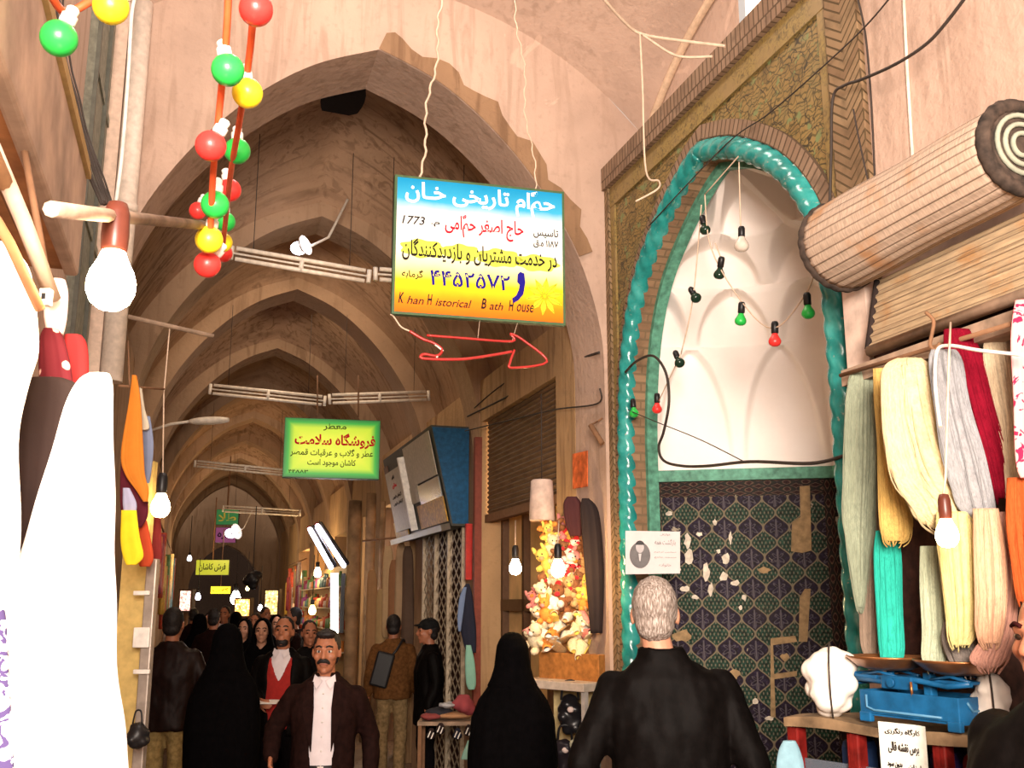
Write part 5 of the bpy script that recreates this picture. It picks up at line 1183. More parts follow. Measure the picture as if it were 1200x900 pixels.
# things on the lower shelf
for lab, px, py, Y, sz, c in (('shiny black handbag with pale clasp under the toy counter, left', 668, 838, 6.6, (.09, .06, .13), (.012, .011, .013)), ('squat black bag under the toy counter, right', 694, 848, 6.5, (.08, .06, .06), (.014, .012, .016)), ('black bag with pink flower print low under the counter', 662, 884, 6.6, (.075, .06, .11), (.02, .015, .02))):
    c_ = at(px, py, Y); t = thing('handbag', c_-ZV*sz[2], lab, 'bag', None); me = fuse(lumps(int(px), c_, *sz, 14, sz[0]*.5), .012, 4); mobj('bag_body', me, plain('bag_leather%d' % px, c, .3), t)
    b = B(); b.tube(curve([c_+Vector((-sz[0]*.6, -.01, sz[2]*.7)), c_+Vector((-sz[0]*.4, -.03, sz[2]*1.5)), c_+Vector((sz[0]*.4, -.03, sz[2]*1.5)), c_+Vector((sz[0]*.6, -.01, sz[2]*.7))], 5), .008, 6); obj('handle', b, M['black'], t)
    b = B(); b.ball(c_+Vector((0, -sz[1]*1.05, sz[2]*.3)), .018, (1.2, .5, 1), 10); obj('clasp', b, plain('pale_clasp', (.7, .55, .5), .4), t)
for k, (py, c, nm) in enumerate(((872, (.42, .40, .28), 'pale olive'), (884, (.22, .38, .48), 'light blue'), (897, (.40, .42, .38), 'grey'))):
    p = at(686, py, 6.5); b = B(); b.box((0, 0, 0), (.17, .12, .055), Matrix.Translation(p) @ Matrix.Rotation(-.5, 4, 'Z'), 0, .02); tag(obj('folded_cloth', b, cloth('fold%d' % k, c)), nm+' folded cloth in the stack under the toy counter', 'cloth', 'folded cloths under the toy counter')
# lattice gate --------------------------------------------------------------
gt = thing('lattice_gate', W(10.9, 2.5, -.15), 'folding steel lattice gate closed across the shop under the tilted sign', 'gate')
steel = plain('dull_steel', (.50, .40, .28), .5, .2, var=.2)
b = B(); z0, z1, sa_, sb_ = -.13, 2.45, 9.73, 11.57
st = .21; k = sa_-(z1-z0)*1.5
while k < sb_+ (z1-z0)*1.5:
    for sg_ in (1, -1):
        a = [k, z0]; c = [k+sg_*(z1-z0)*1.5, z1]
        def clip(p, q):
            (x0, y0), (x1, y1) = p, q; out = []
            for X_ in (sa_, sb_):
                pass
            t0, t1 = 0, 1; dx = x1-x0
            for lim, sgn_ in ((sa_, 1), (sb_, -1)):
                if sgn_*dx > 0: t0 = max(t0, (lim-x0)/dx) 
                else: t1 = min(t1, (lim-x0)/dx)
            return None if t0 >= t1 else ((x0+dx*t0, y0+(y1-y0)*t0), (x0+dx*t1, y0+(y1-y0)*t1))
        r_ = clip(a, c)
        if r_:
            (x0, y0), (x1, y1) = r_; l = 2.49+(.008 if sg_ > 0 else 0); d = Vector((x1-x0, y1-y0)).normalized()*0.009
            q = [(x0-d.y, y0+d.x), (x1-d.y, y1+d.x), (x1+d.y, y1-d.x), (x0+d.y, y0-d.x)]
            b.prism([W(s, l, z) for s, z in q], NV*.006)
    k += st
obj('lattice', b, steel, gt)
for s in (9.75, 10.35, 10.95, 11.55):
    b = B(); sbox(b, s-.02, s+.02, 2.47, 2.52, -.15, 2.5); obj('upright', b, steel, gt)
b = B(); sbox(b, 9.72, 11.58, 2.60, 2.64, -.15, 2.95); tag(obj('interior_dark_panel', b, plain('dark_red_brown_panel', (.045, .015, .010), .8)), 'reddish brown panel standing in for the dark shop interior behind the lattice gate', 'panel')  # dark colour paints in the gloom of the shop interior
b = B(); sbox(b, 9.11, 9.17, 2.43, 2.495, -.15, 3.2); tag(obj('door_post', b, plain('red_brown_post', (.22, .05, .03), .6)), 'dark red door post between the lit window and the lattice gate', 'post')
b = B(); sbox(b, 9.42, 9.47, 2.43, 2.49, 1.9, 2.42); tag(obj('red_strip', b, plain('red_strip', (.55, .03, .02), .5)), 'short bright red strip under the blue end of the tilted sign', 'strip')
# garments and goods around the gate
nav = cloth('navy_garment', (.012, .014, .03)); lbl = cloth('pale_blue_lining', (.14, .20, .34))
tag(obj('hanging_coat', hang([(684, 546, 550), (695, 540, 553), (715, 538, 556), (740, 540, 558), (765, 546, 558)], 9.1, .5, 40, .04, 3, 51), nav), 'navy coat hanging on the post right of the lattice gate', 'coat')
tag(obj('hanging_scarf', hang([(688, 543, 547), (702, 538, 545), (725, 536, 542), (740, 537, 540)], 8.95, .4, 32, .04, 3, 52), lbl), 'pale blue scarf on the left side of the navy coat', 'scarf')
tag(obj('hanging_scarf', hang([(756, 546, 552), (775, 545, 556), (800, 546, 558), (808, 549, 556)], 8.9, .4, 32, .04, 3, 53), cloth('sea_green', (.20, .42, .33))), 'sea green scarf below the navy coat', 'scarf')
tag(obj('hanging_scarf', hang([(868, 548, 556), (880, 543, 554), (890, 540, 550)], 7.9, .5, 32, .04, 3, 54), cloth('sea_green_pale', (.24, .44, .37))), 'pale green scrap of cloth lying low beside the woman in the chador', 'scarf')
gb = thing('goods_table', W(8.9, 1.7, -.15), 'low table heaped with garments in front of the lattice gate', 'table'); p = at(528, 842, 9.0); hz = p.z
GM = Matrix.Translation((p.x, p.y, -.15))
b = B(); b.box((0, 0, hz+.13), (.52, .4, .03), GM); obj('table_top', b, M['wood'], gb)
for x in (-.24, .24):
    for y in (-.18, .18): b = B(); b.box((x, y, (hz+.13)/2), (.03, .03, hz+.13), GM); obj('leg', b, M['rust'], gb)
for k, (px, py, sx, sz_, c, lab) in enumerate(((515, 835, .16, .05, (.02, .02, .028), 'black garment heaped on the left of the low table'), (530, 838, .22, .035, (.38, .20, .10), 'tan garment lying across the low table'), (544, 826, .10, .08, (.28, .05, .06), 'dull red garment heaped on the right of the low table'), (505, 842, .12, .03, (.24, .05, .05), 'rust red garment hanging over the left edge of the low table'), (524, 826, .10, .018, (.40, .40, .42), 'pale strip of cloth on top of the black garment'))):
    c_ = at(px, py, 8.95-.02*k); c_.z = max(c_.z, hz+sz_); me = fuse(lumps(60+k, c_, sx, .13, sz_, 12, max(.022, sz_*.6)), .014, 3); tag(mobj('garment', me, cloth('garm%d' % k, c)), lab, 'garment', 'garments on the low table')
p = at(528, 878, 8.7); t = thing('cardboard_box', Vector((p.x, p.y, -.15)), 'brown cardboard box on the floor under the low table', 'box'); Mx = Matrix.Translation((p.x, p.y, -.15)) @ Matrix.Rotation(.15, 4, 'Z'); hb_ = .20
b = B(); b.box((0, 0, hb_/2), (.27, .2, hb_), Mx); obj('carton', b, plain('cardboard', (.34, .17, .07), .8), t); b = B(); b.box((.04, -.101, hb_*.35), (.1, .003, .03), Mx); obj('printed_bar', b, plain('dark_print', (.08, .03, .02), .8), t)
for k, (px, py) in enumerate(((505, 862), (516, 856), (536, 862), (549, 858))):
    c_ = at(px, py, 8.75); t = thing('sports_shoe', c_, ['black sports shoe at the left end of the row under the low table', 'black and white shoe second from left under the low table', 'navy shoe above the cardboard box', 'black shoe at the right end of the row under the low table'][k], 'shoe', 'shoes under the low table')
    b = B(); b.ball(c_, .05, (.8, 1.5, .6), 12); b.ball(c_+Vector((0, .04, .025)), .035, (.8, 1, .9), 10); obj('upper', b, nav if k == 2 else blk, t)
    for q in (-.016, .012): b = B(); b.box((q, -.055, .012), (.008, .03, .05), Matrix.Translation(c_) @ Matrix.Rotation(.4, 4, 'Y')); obj('stripe', b, M['socketw'], t)
p = at(433, 876, 10); b = B(); b.box((0, 0, 0), (.10, .08, .012), Matrix.Translation((p.x, p.y, -.13)) @ Matrix.Rotation(.5, 4, 'Z')); tag(obj('paper_scrap', b, M['socketw']), 'white scrap of paper lying on the floor of the lane', 'paper')
# middle shops: posts, hanging scarves, lit shop with tube lamps
for lab, px, Y, r, z1 in (('stout wooden post left of the tilted sign', 432, 14.5, .07, 3.2), ('second wooden post, just right of the bright shop', 413, 15.6, .10, 3.2), ('slim pale post right of the stout wooden ones', 446, 13.6, .04, 3.0)):
    p = at(px, 700, Y); b = B(); b.tube([Vector((p.x, p.y, -.15+(z1+.15)*f/8)) for f in range(9)], lambda f: r*(1+.06*math.sin(f*25)), 12); tag(obj('timber_post', b, plain('brown_timber%d' % px, (.24, .14, .07), .8, var=.35, sc=4)), lab, 'post')
SC_ = [((.30, .16, .07), 'brown', 436, 668, 770), ((.34, .22, .10), 'tan', 447, 690, 780), ((.42, .28, .15), 'beige', 455, 640, 740), ((.24, .11, .05), 'russet', 462, 656, 742), ((.36, .24, .14), 'straw', 470, 636, 726), ((.10, .06, .04), 'blackish', 478, 640, 750)]
for k, (c, nm, px, y0, y1) in enumerate(SC_):
    tag(obj('hanging_scarf', hang([(y0, px-3, px+3), (y0+12, px-6, px+6), ((y0+y1)/2, px-7, px+7), (y1, px-8, px+8), (y1+8, px-5, px+5)], 12.6-.03*k, .5, 32, .06, 3, 70+k), cloth('scarf_'+nm, c)), nm+' scarf hanging in the row left of the lattice gate', 'scarf', 'scarves left of the lattice gate')
b = B(); b.tube([at(425, 634, 12.7), at(485, 628, 12.5)], .012, 6); tag(obj('scarf_rail', b, M['rust']), 'iron rail carrying the scarves left of the lattice gate', 'rail')
cool = emit('lit_tube', (.86, .82, 1), 9)
for lab, a, c in (('left of the two slanted glowing tube lamps over the bright shop', (363, 620), (388, 665)), ('right of the two slanted glowing tube lamps over the bright shop', (372, 616), (403, 663))):
    p, q = at(*a, 13.8), at(*c, 12.9); t = thing('tube_lamp', (p+q)/2, lab, 'tube lamp'); b = B(); b.cyl(p, q, .03, n=12); obj('tube', b, cool, t)
    b = B(); b.tube([p+Vector((.035, .03, .03)), q+Vector((.035, .03, .03))], .03, 8); obj('batten', b, M['black'], t); b = B(); b.cyl(p, p+(p-q)*.03, .033, n=12); obj('end_cap', b, plain('red_cap', (.4, .03, .02)), t)
p, q = at(392, 672, 13.6), at(392, 742, 13.6); t = thing('tube_lamp', q, 'upright glowing tube lamp in the bright shop', 'tube lamp'); b = B(); b.cyl(p, q, .05, n=12); obj('tube', b, emit('lit_tube_warm', (1, .92, .75), 10), t)
b = B(); b.box((.1, .03, 0), (.05, .05, (p-q).length), Matrix.Translation((p+q)/2)); obj('batten', b, M['black'], t)
GC = [(.55, .08, .04), (.75, .45, .08), (.80, .62, .30), (.35, .05, .08), (.12, .25, .30), (.60, .22, .05), (.70, .55, .45), (.15, .30, .10), (.45, .10, .30)]
GN = ['red', 'amber', 'cream', 'crimson', 'teal', 'orange', 'pale', 'green', 'magenta']
GMm = [plain('goods_'+a, c, .5, var=.2) for a, c in zip(GN, GC)]
sh = thing('display_shelves', W(20, 2.3, -.15), 'brightly lit display shelves in the shop under the slanted tube lamps', 'shelves')
for z in (.9, 1.25, 1.6, 1.95):
    b = B(); sbox(b, 17.1, 22.8, 2.22, 2.42, z-.02, z); obj('shelf', b, plain('shelf_white', (.7, .55, .35), .6), sh)
b = B(); sbox(b, 17.1, 22.8, 2.42, 2.46, -.15, 2.3); obj('back_panel', b, plain('shelf_back', (.6, .38, .15), .7), sh)
rnd = random.Random(5)
for z in (.9, 1.25, 1.6, 1.95):
    for k in range(16):
        s = 17.25+k*.35+rnd.uniform(-.05, .05); m = rnd.randrange(9); h_ = rnd.uniform(.14, .26); b = B(); b.lathe([(.001, 0), (.10, 0), (.11, .02), (.10, h_*.7), (.022, h_*.8), (.022, h_), (.001, h_)], W(s, 2.32, z), None, 10)
        rowl = {.9: 'lowest', 1.25: 'second lowest', 1.6: 'second highest', 1.95: 'top'}[z]
        tag(obj('jar', b, GMm[m]), '%s jar on the %s shelf of the bright shop' % (GN[m], rowl), 'jar', '%s jars on the %s shelf' % (GN[m], rowl))
# goods hung along both sides farther down
rnd = random.Random(9); cnt = 0
for side, l in (('right', 2.34), ('left', -.42)):
    for k in range(16 if side == 'right' else 18):
        s = 23+k*.3 if side == 'right' else 8.5+k*.85
        z1 = rnd.uniform(1.9, 2.6); h_ = rnd.uniform(.5, 1.1); m = rnd.randrange(9); w_ = rnd.uniform(.10, .2)
        b = B(); rs = []
        for i in range(7):
            f = i/6; ring = [W(s+w_*(.6+.4*f)*math.cos(a)*(1+.1*math.sin(3*a+i)), l+.05*math.sin(a), z1-h_*f) for a in [2*math.pi*j/14 for j in range(14)]]; rs.append(ring)
        b.loft(rs); lab = '%s cloth hung along the far %s side of the lane' % (GN[m], side)
        tag(obj('hung_cloth', b, GMm[m]), lab, 'cloth', lab)
    b = B(); s0_, s1_ = (22.9, 27.9) if side == 'right' else (8.2, 23.4); b.tube([W(s0_, l, 2.62), W(s1_, l, 2.62)], .012, 6); tag(obj('awning_rail', b, M['rust']), 'long rail for hung goods on the far %s side' % side, 'rail')
def smallsign(label, x0, y0, x1, y1, Y, c, txt, em=.5, tc=None):
    a, c_ = at(x0, y0, Y), at(x1, y1, Y); w_, h_ = c_.x-a.x, a.z-c_.z; O = (a+c_)/2; t = thing('hanging_shop_sign', O-ZV*h_/2, label, 'sign')
    n = NT('sign_'+txt[:2], .4); n.col(V4(c)); n.b.inputs['Emission Color'].default_value = V4(c); n.b.inputs['Emission Strength'].default_value = em
    board(t, O, Vector((1, 0, 0)), ZV, w_, h_, .08, plain('sign_edge', (.05, .05, .04)), n.m, .006)
    text('lettering', txt, w_*.8, h_*.55, O+Vector((0, -.006, 0)), Vector((1, 0, 0)), ZV, tc or TK, t, True, .02)
    b = B(); b.tube([O+ZV*h_/2, O+ZV*(h_/2+1.2)], .012, 6); obj('hanger', b, M['rust'], t)
smallsign('small dark green sign high at the far end of the lane', 254, 597, 279, 615, 23, (.03, .16, .05), 'طلا', .4, tm('yellow_lettering', (.7, .6, .1)))
smallsign('small purple sign under the dark green one', 253, 618, 276, 636, 23.4, (.22, .06, .16), 'نقره', .4)
smallsign('yellow green sign low over the crowd', 230, 656, 268, 674, 20, (.30, .36, .03), 'فرش کاشان', .5)
smallsign('glowing yellow sign right above the far crowd', 247, 687, 270, 696, 22, (.85, .55, .02), 'گلاب', 2.0)
for k, (lab, x, y, Y, r, st, c) in enumerate((('dazzling white lamp over the far crowd', 276, 702, 21, .10, 25, (1, .9, .75)), ('violet white lamp left of the dazzling one', 232, 700, 20, .05, 10, (.85, .75, 1)), ('pale lamp by the far left shops', 222, 655, 17, .035, 7, (.9, .9, 1)), ('yellow lamp right of the dazzling white one', 290, 690, 20, .035, 8, (1, .75, .3)), ('small white lamp deep right of the lane', 305, 713, 18, .04, 8, (.9, .9, 1)), ('warm lamp in the shops right of the far crowd', 372, 672, 15.2, .055, 16, (1, .8, .45)), ('amber lamp low in the bright shop', 366, 716, 14.2, .05, 10, (1, .65, .2)))):
    p = at(x, y, Y); t = thing('shop_bulb', p, lab, 'lamp'); b = B(); b.lathe([(rr*r/.03, z*r/.03+r) for rr, z in PROF], p, None, 14); obj('glass', b, emit('shop_bulb%d' % k, c, st), t)
    b = B(); b.cyl(p+ZV*r*1.6, p+ZV*r*3, r*.5, n=10); b.tube([p+ZV*r*3, p+ZV*(r*3+.6)], .006, 5); obj('socket', b, M['black'], t)

for k, (lab, px, py, Y, w_, h_, c, st) in enumerate((('added glowing orange showcase right under the dazzling lamp', 284, 712, 19.5, .26, .30, (1, .45, .10), 2.5), ('added glowing pinkish showcase at the far left of the lane', 217, 704, 18.5, .18, .34, (1, .55, .45), 1.6), ('added glowing amber showcase at the far right of the lane', 318, 706, 19, .22, .42, (1, .60, .18), 1.6))):
    p = at(px, py, Y); t = thing('glowbox', Vector((p.x, p.y, -.15)), lab, 'glowbox')  # boxes added for more glow far down the lane
    b = B(); b.box((0, .1, 0), (w_+.06, .2, h_+.06), Matrix.Translation(p)); obj('case', b, plain('dark_case', (.08, .05, .03)), t)
    n = NT('added_glow%d' % k, .5); f = n.noise(n.obj(), 22, 3); cc = n.ramp(f, [(.35, tuple(x*.25 for x in c)), (.55, c), (.7, (1, .85, .6))]); n.col(cc); n.t.links.new(cc, n.b.inputs['Emission Color']); n.b.inputs['Emission Strength'].default_value = st
    b = B(); b.box((0, -.006, 0), (w_, .012, h_), Matrix.Translation(p)); obj('glow_pane', b, n.m, t)
    b = B(); b.cyl((p.x, p.y+.1, -.15), (p.x, p.y+.1, p.z-h_/2), .04, n=10); obj('stand', b, M['rust'], t)
c_ = at(296, 680, 15.5); t = thing('hanging_bag', c_, 'dark round bag hanging high over the crowd, right of the yellow green sign', 'bag'); me = fuse(lumps(77, c_, .13, .10, .16, 12, .07), .02, 4); mobj('bag_body', me, M['black'], t)
b = B(); b.tube([c_+ZV*.14, c_+ZV*1.1], .008, 6); obj('cord', b, M['wire'], t)
# ================================================================ people
skin = lambda nm, c: plain(nm, c, .5, var=.06, sc=18, spec=.35)
SK1 = skin('tanned_skin', (.36, .135, .07)); SK2 = skin('fair_skin', (.50, .24, .15))
HB = plain('black_hair', (.014, .010, .009), .6, var=.4, sc=60, bump=.4)
n = NT('grey_hair', .6); p = n.loc(); f = n.noise(n.scale(p, (60, 60, 12)), 3, 4); n.col(n.ramp(f, [(.3, (.08, .055, .04)), (.5, (.24, .19, .16)), (.7, (.48, .42, .38))])); n.bump(f, .5, .006); HG = n.m
EW = plain('eye_white', (.6, .55, .5), .3, var=.02); EB = plain('dark_iris', (.02, .01, .006), .2); LIP = plain('lips', (.30, .09, .06), .5)
def cap(b, a, c, r0, r1, n=14):
    a, c = Vector(a), Vector(c); b.ball(a, r0, n=n); b.ball(c, r1, n=n); b.cyl(a, c, r0, r1, n=n)
def chain(b, pts, rs, n=14):
    for i in range(len(pts)-1): cap(b, pts[i], pts[i+1], rs[i], rs[i+1], n)
def hand(b, w, d, out, side, curl=.35):
    """w wrist, d along the hand, out = back-of-hand normal, side = towards the thumb"""
    d, out, side = Vector(d).normalized(), Vector(out).normalized(), Vector(side).normalized(); w = Vector(w)
    for k in range(4):
        o = side*(.030-.020*k); cap(b, w+o*.45, w+d*.085+o, .014, .0115, 10)
        L = (.040, .045, .042, .033)[k]; p = w+d*.088+o; a = curl*.6+.1*k
        for j in range(3):
            q = p+(d*math.cos(a)-out*math.sin(a))*L*(1, .7, .55)[j]; cap(b, p, q, .0100-.0009*j, .0092-.0009*j, 8); p = q; a += curl
    p = w+d*.028+side*.028; 
    for j, (L, r) in enumerate(((.042, .013), (.032, .0105), (.024, .009))):
        q = p+(d*(.75+.1*j)+side*(.62-.28*j)-out*.25).normalized()*L; cap(b, p, q, r, r*.9, 8); p = q
def shell(rows, n=44, th=.016):
    """clothing shell: rows of z,cx,cy,rx,ry,gap (gap = half opening at the front)"""
    rs = []
    for z, cx, cy, rx, ry, gap in rows:
        g = max(.004, gap); A = [-math.pi/2+g+(2*math.pi-2*g)*k/(n-1) for k in range(n)]
        sq = lambda v: math.copysign(abs(v)**.85, v)
        rs.append([Vector((cx+rx*sq(math.cos(a)), cy+ry*sq(math.sin(a)), z)) for a in A]+[Vector((cx+(rx-th)*sq(math.cos(a)), cy+(ry-th)*sq(math.sin(a)), z)) for a in reversed(A)])
    return rs
DEF = dict(sh=.185, elbow=((-.25, .04, 1.14), (.25, .04, 1.14)), wrist=((-.27, -.05, .90), (.27, -.05, .90)), knee=((-.10, -.02, .51), (.10, -.02, .51)), ankle=((-.10, .02, .09), (.10, .02, .09)))
def human(label, X, Y, rot, H, o, z0=None):
    P = dict(DEF); P.update(dict(elbow=((-.17, .0, 1.13), (.17, .0, 1.13)), wrist=((-.05, -.11, 1.08), (.05, -.11, 1.08))) if o.get('kind') == 'chador' else {}); P.update(o.get('pose', {})); sk = o.get('skin', SK1); vx = o.get('vox', .014); fine = o.get('fine', False)
    s_ = Vector((X, Y, 0)).dot(EV); zb = fz(s_) if z0 is None else z0
    MW = Matrix.Translation((X, Y, zb)) @ Matrix.Rotation(math.radians(rot), 4, 'Z') @ Matrix.Scale(H/1.75, 4)
    t = thing('person', (X, Y, zb), label, 'person'); lean = o.get('lean', (0, 0)); 
    HM = Matrix.Translation((lean[0], lean[1], 1.50)) @ Matrix.Rotation(math.radians(o.get('turn', 0)), 4, 'Z') @ Matrix.Rotation(math.radians(o.get('nod', 0)), 4, 'X') @ Matrix.Translation((0, 0, -1.50))
    h = lambda x, y, z: HM @ Vector((x, -.01+y, 1.635+z))
    HR = HM.to_3x3()
    def put(nm, me, mat, par=None):
        me.transform(MW); return mobj(nm, me, mat, par or t)
    def putb(nm, b, mat, par=None):
        b.xf(MW); return obj(nm, b, mat, par or t)
    b = B(); chador = o.get('kind') == 'chador'
    b.ball((0, .01, 1.28), 1, (.145, .095, .20), 18); b.ball((0, .0, 1.02), 1, (.13, .10, .16), 18)
    cap(b, (lean[0]*.3, .02, 1.40), h(0, .015, -.08), .062, .052)
    for i, sx in enumerate((-1, 1)):
        S = (sx*(P['sh']-.035)*(.8 if chador else 1), .01, 1.36); chain(b, [S, P['elbow'][i], P['wrist'][i]], [.040, .034, .025])
        chain(b, [(sx*.085, 0, .93), P['knee'][i], P['ankle'][i]], [.075, .052, .035])
        if fine or o.get('hands'):
            e, w = Vector(P['elbow'][i]), Vector(P['wrist'][i]); d = (w-e).normalized(); hd_ = P.get('handdir', (None, None))[i] or d; ou = P.get('handout', ((-1, 0, 0), (1, 0, 0)))[i]; ou = Vector(ou); ou = (ou-d*ou.dot(d)).normalized()
            side_ = Vector(hd_).normalized().cross(ou)*(1 if sx < 0 else -1); hand(b, w, hd_, ou, side_, o.get('curl', .4))
        else: b.ball(P['wrist'][i], .04, (.7, .9, 1.4), 10)
        a = Vector(P['ankle'][i]); cap(b, a+Vector((0, .02, -.05)), a+Vector((0, -.14, -.055)), .035, .028)
    # head
    b.ball(h(0, .014, .022), 1, (.076, .094, .102), 24, HR); b.ball(h(0, -.022, -.03), 1, (.064, .072, .094), 20, HR); b.ball(h(0, -.034, -.085), 1, (.05, .052, .042), 16, HR)
    b.ball(h(0, -.074, -.108), .02, (1.2, .9, .9), 12); cap(b, h(0, -.088, .014), h(0, -.112, -.030), .009, .0145, 12)
    for sx in (-1, 1):
        b.ball(h(sx*.013, -.098, -.036), .0095, n=10); cap(b, h(sx*.014, -.090, .026), h(sx*.046, -.076, .022), .0105, .009, 10); b.ball(h(sx*.042, -.062, -.028), .024, n=12)
        cap(b, h(sx*.020, -.083, .013), h(sx*.043, -.077, .011), .0062, .0055, 8); cap(b, h(sx*.021, -.081, -.009), h(sx*.042, -.075, -.009), .005, .005, 8)
        b.ball(h(sx*.079, .016, -.008), 1, (.010, .021, .032), 12, HR)
    cap(b, h(-.019, -.093, -.066), h(.019, -.093, -.066), .008, .008, 10); cap(b, h(-.014, -.090, -.077), h(.014, -.090, -.077), .0085, .0085, 10)
    body = put('body', fuse(b, .0065 if fine else vx*.72, 2), sk)
    for sx in (-1, 1):
        b = B(); b.ball(h(sx*.031, -.0765, .003), .0125, (1.15, 1, .8), n=12); e = putb('eye', b, EW if fine else EB); 
        if fine: b = B(); b.ball(h(sx*.031, -.0865, .003), .0068, (1, .5, 1.1), 10); putb('iris', b, EB, e)
        b = B(); b.tube(curve([h(sx*.012, -.098, .027), h(sx*.03, -.094, .034), h(sx*.05, -.080, .027)], 4), .0055, 6); putb('eyebrow', b, o.get('hair', HB))
    if fine: b = B(); b.tube(curve([h(-.024, -.097, -.070), h(0, -.102, -.069), h(.024, -.097, -.070)], 4), .0045, 6); putb('lips', b, LIP)
    if o.get('moustache'):
        b = B(); b.tube(curve([h(-.036, -.092, -.066), h(-.02, -.105, -.052), h(0, -.110, -.048), h(.02, -.105, -.052), h(.036, -.092, -.066)], 5), lambda f: .004+.0095*math.sin(math.pi*f)**.6, 10); putb('moustache', b, HB)
    if o.get('beard'):
        b = B(); b.ball(h(0, -.045, -.095), 1, (.054, .052, .038), 16, HR); putb('beard', b, HB)
    if not chador:
        b = B(); b.ball(h(0, .026, .034), 1, (.082, .092, .100), 24, HR); b.ball(h(0, .052, -.035), 1, (.070, .055, .062), 18, HR)
        for sx in (-1, 1): b.ball(h(sx*.070, .022, .012), 1, (.012, .035, .042), 12, HR)
        if o.get('quiff'): b.ball(h(0, -.05, .100), 1, (.062, .042, .024), 14, HR)
        hm = fuse(b, .008 if fine else .013, 2); wrinkle(hm, .004, 55, (1, 1, .5)); put('hair', hm, o.get('hair', HB))
    if o.get('cap'):
        b = B(); b.ball(h(0, .012, .052), 1, (.090, .106, .076), 20, HR); b.ball(h(0, -.095, .055), 1, (.06, .055, .012), 14, HR); put('cap', fuse(b, .010, 2), o['cap'])
    if chador:
        fg = o.get('open', .0); mat = o['cloth']; W0 = o.get('wide', .30)
        hx, hy = h(0, 0, 0).x, h(0, 0, 0).y
        rows = [(fz_, 0, .02, W0*1.02, W0*.82, .0) for fz_ in (.02,)]+[(.35, 0, .02, W0*.98, W0*.78, 0), (.8, 0, .015, W0*.96, W0*.75, 0), (1.05, 0, .01, W0*.98, W0*.72, 0), (1.25, 0, .01, W0*.92, W0*.62, 0), (1.36, 0, .015, W0*.76, W0*.50, 0), (1.44, hx*.5, .02+hy*.3, W0*.56, .140, 0), (1.50, hx, hy+.035, .132, .128, fg*.5), (1.56, hx, hy+.03, .114, .124, fg), (1.63, hx, hy+.03, .106, .125, fg), (1.69, hx, hy+.03, .098, .118, fg*.9), (1.735, hx, hy+.035, .078, .095, fg*.5), (1.762, hx, hy+.04, .040, .05, 0), (1.766, hx, hy+.04, .018, .02, 0)]
        b = B(); b.loft(shell(rows, 56, .016)); b.ball((hx, hy+.04, 1.742), 1, (.066, .078, .034), 16); me = fuse(b, .012, 2)
        wrinkle(me, .020, 7, (1, 1, .16), lambda c: c.z < 1.45, o.get('seed', 1)); put('chador', me, mat)
    else:
        J = o['jacket']; gp = o.get('gap', .0); hem = o.get('hem', .80); b = B(); wd_ = o.get('bulk', 1)
        R = [(hem, 0, .01, .185*wd_, .135*wd_, gp*.8), (.95, 0, .01, .180*wd_, .130*wd_, gp*.7), (1.10, 0, .01, .182*wd_, .130*wd_, gp), (1.25, 0, .01, .196*wd_, .134*wd_, gp), (1.36, 0, .012, .202*wd_, .124, gp*.95), (1.415, lean[0]*.2, .016, .180*wd_, .108, gp), (1.452, lean[0]*.3, .02, .135, .092, gp), (1.485, lean[0]*.5, .024, .092, .080, gp*1.1), (1.51+o.get('collar', 0), lean[0]*.7, .026, .076, .072, max(gp*1.3, .3))]
        b.loft(shell(R, 48, .022))
        for i, sx in enumerate((-1, 1)):
            S = (sx*(P['sh']-.012)*wd_**.5, .012, 1.378); w = Vector(P['wrist'][i]); e = Vector(P['elbow'][i]); chain(b, [S, e, w+(e-w)*.06], [.066*wd_**.5, .058, .045])
        me = fuse(b, .010 if fine else vx, 2); wrinkle(me, .010, 13, (1, 1, .5), None, o.get('seed', 1)); put('jacket', me, J)
        if gp > .1 and o.get('shirt'):
            b = B(); b.loft([[Vector((rx*math.cos(a), .0+ry*math.sin(a), z)) for a in [2*math.pi*k/40 for k in range(40)]] for z, rx, ry in ((.90, .150, .108), (1.10, .152, .110), (1.28, .160, .114), (1.38, .150, .106), (1.44, .105, .085), (1.49, .064, .066))]); me = fuse(b, .010, 1); wrinkle(me, .004, 16); put('shirt', me, o['shirt'])
            b = B()
            for sx in (-1, 1): b.prism([(sx*.009, -.090, 1.472), (sx*.060, -.046, 1.505), (sx*.068, -.072, 1.466), (sx*.040, -.112, 1.428)], (0, -.006, -.003))
            putb('collar', b, o['shirt'])
            if fine:
                for z in (1.40, 1.32, 1.24, 1.16, 1.08, 1.0): b = B(); b.ball((0, -.116 if z < 1.35 else -.108, z), .0055, (1, .5, 1), 8); putb('button', b, EW)
                for sx in (-1, 1): b = B(); b.prism([(sx*.056, -.124, 1.08), (sx*.118, -.116, 1.33), (sx*.098, -.104, 1.38), (sx*.094, -.078, 1.465), (sx*.060, -.086, 1.465), (sx*.050, -.120, 1.32)], (sx*.004, -.012, 0)); putb('lapel', b, J)
        if o.get('vest'):
            b = B(); b.loft(shell([(.86, 0, 0, .165, .122, 0), (1.1, 0, 0, .165, .124, 0), (1.25, 0, 0, .168, .125, .02), (1.36, 0, 0, .150, .118, .35), (1.43, 0, 0, .12, .1, .75)], 40, .02)); put('vest', fuse(b, .012, 2), o['vest'])
        b = B(); T_ = o['trousers']; b.ball((0, .01, .92), 1, (.158, .115, .12), 18)
        for i, sx in enumerate((-1, 1)):
            a = Vector(P['ankle'][i]); chain(b, [(sx*.082, .0, .90), P['knee'][i], a+Vector((0, 0, .0))], [.092, .074, .062])
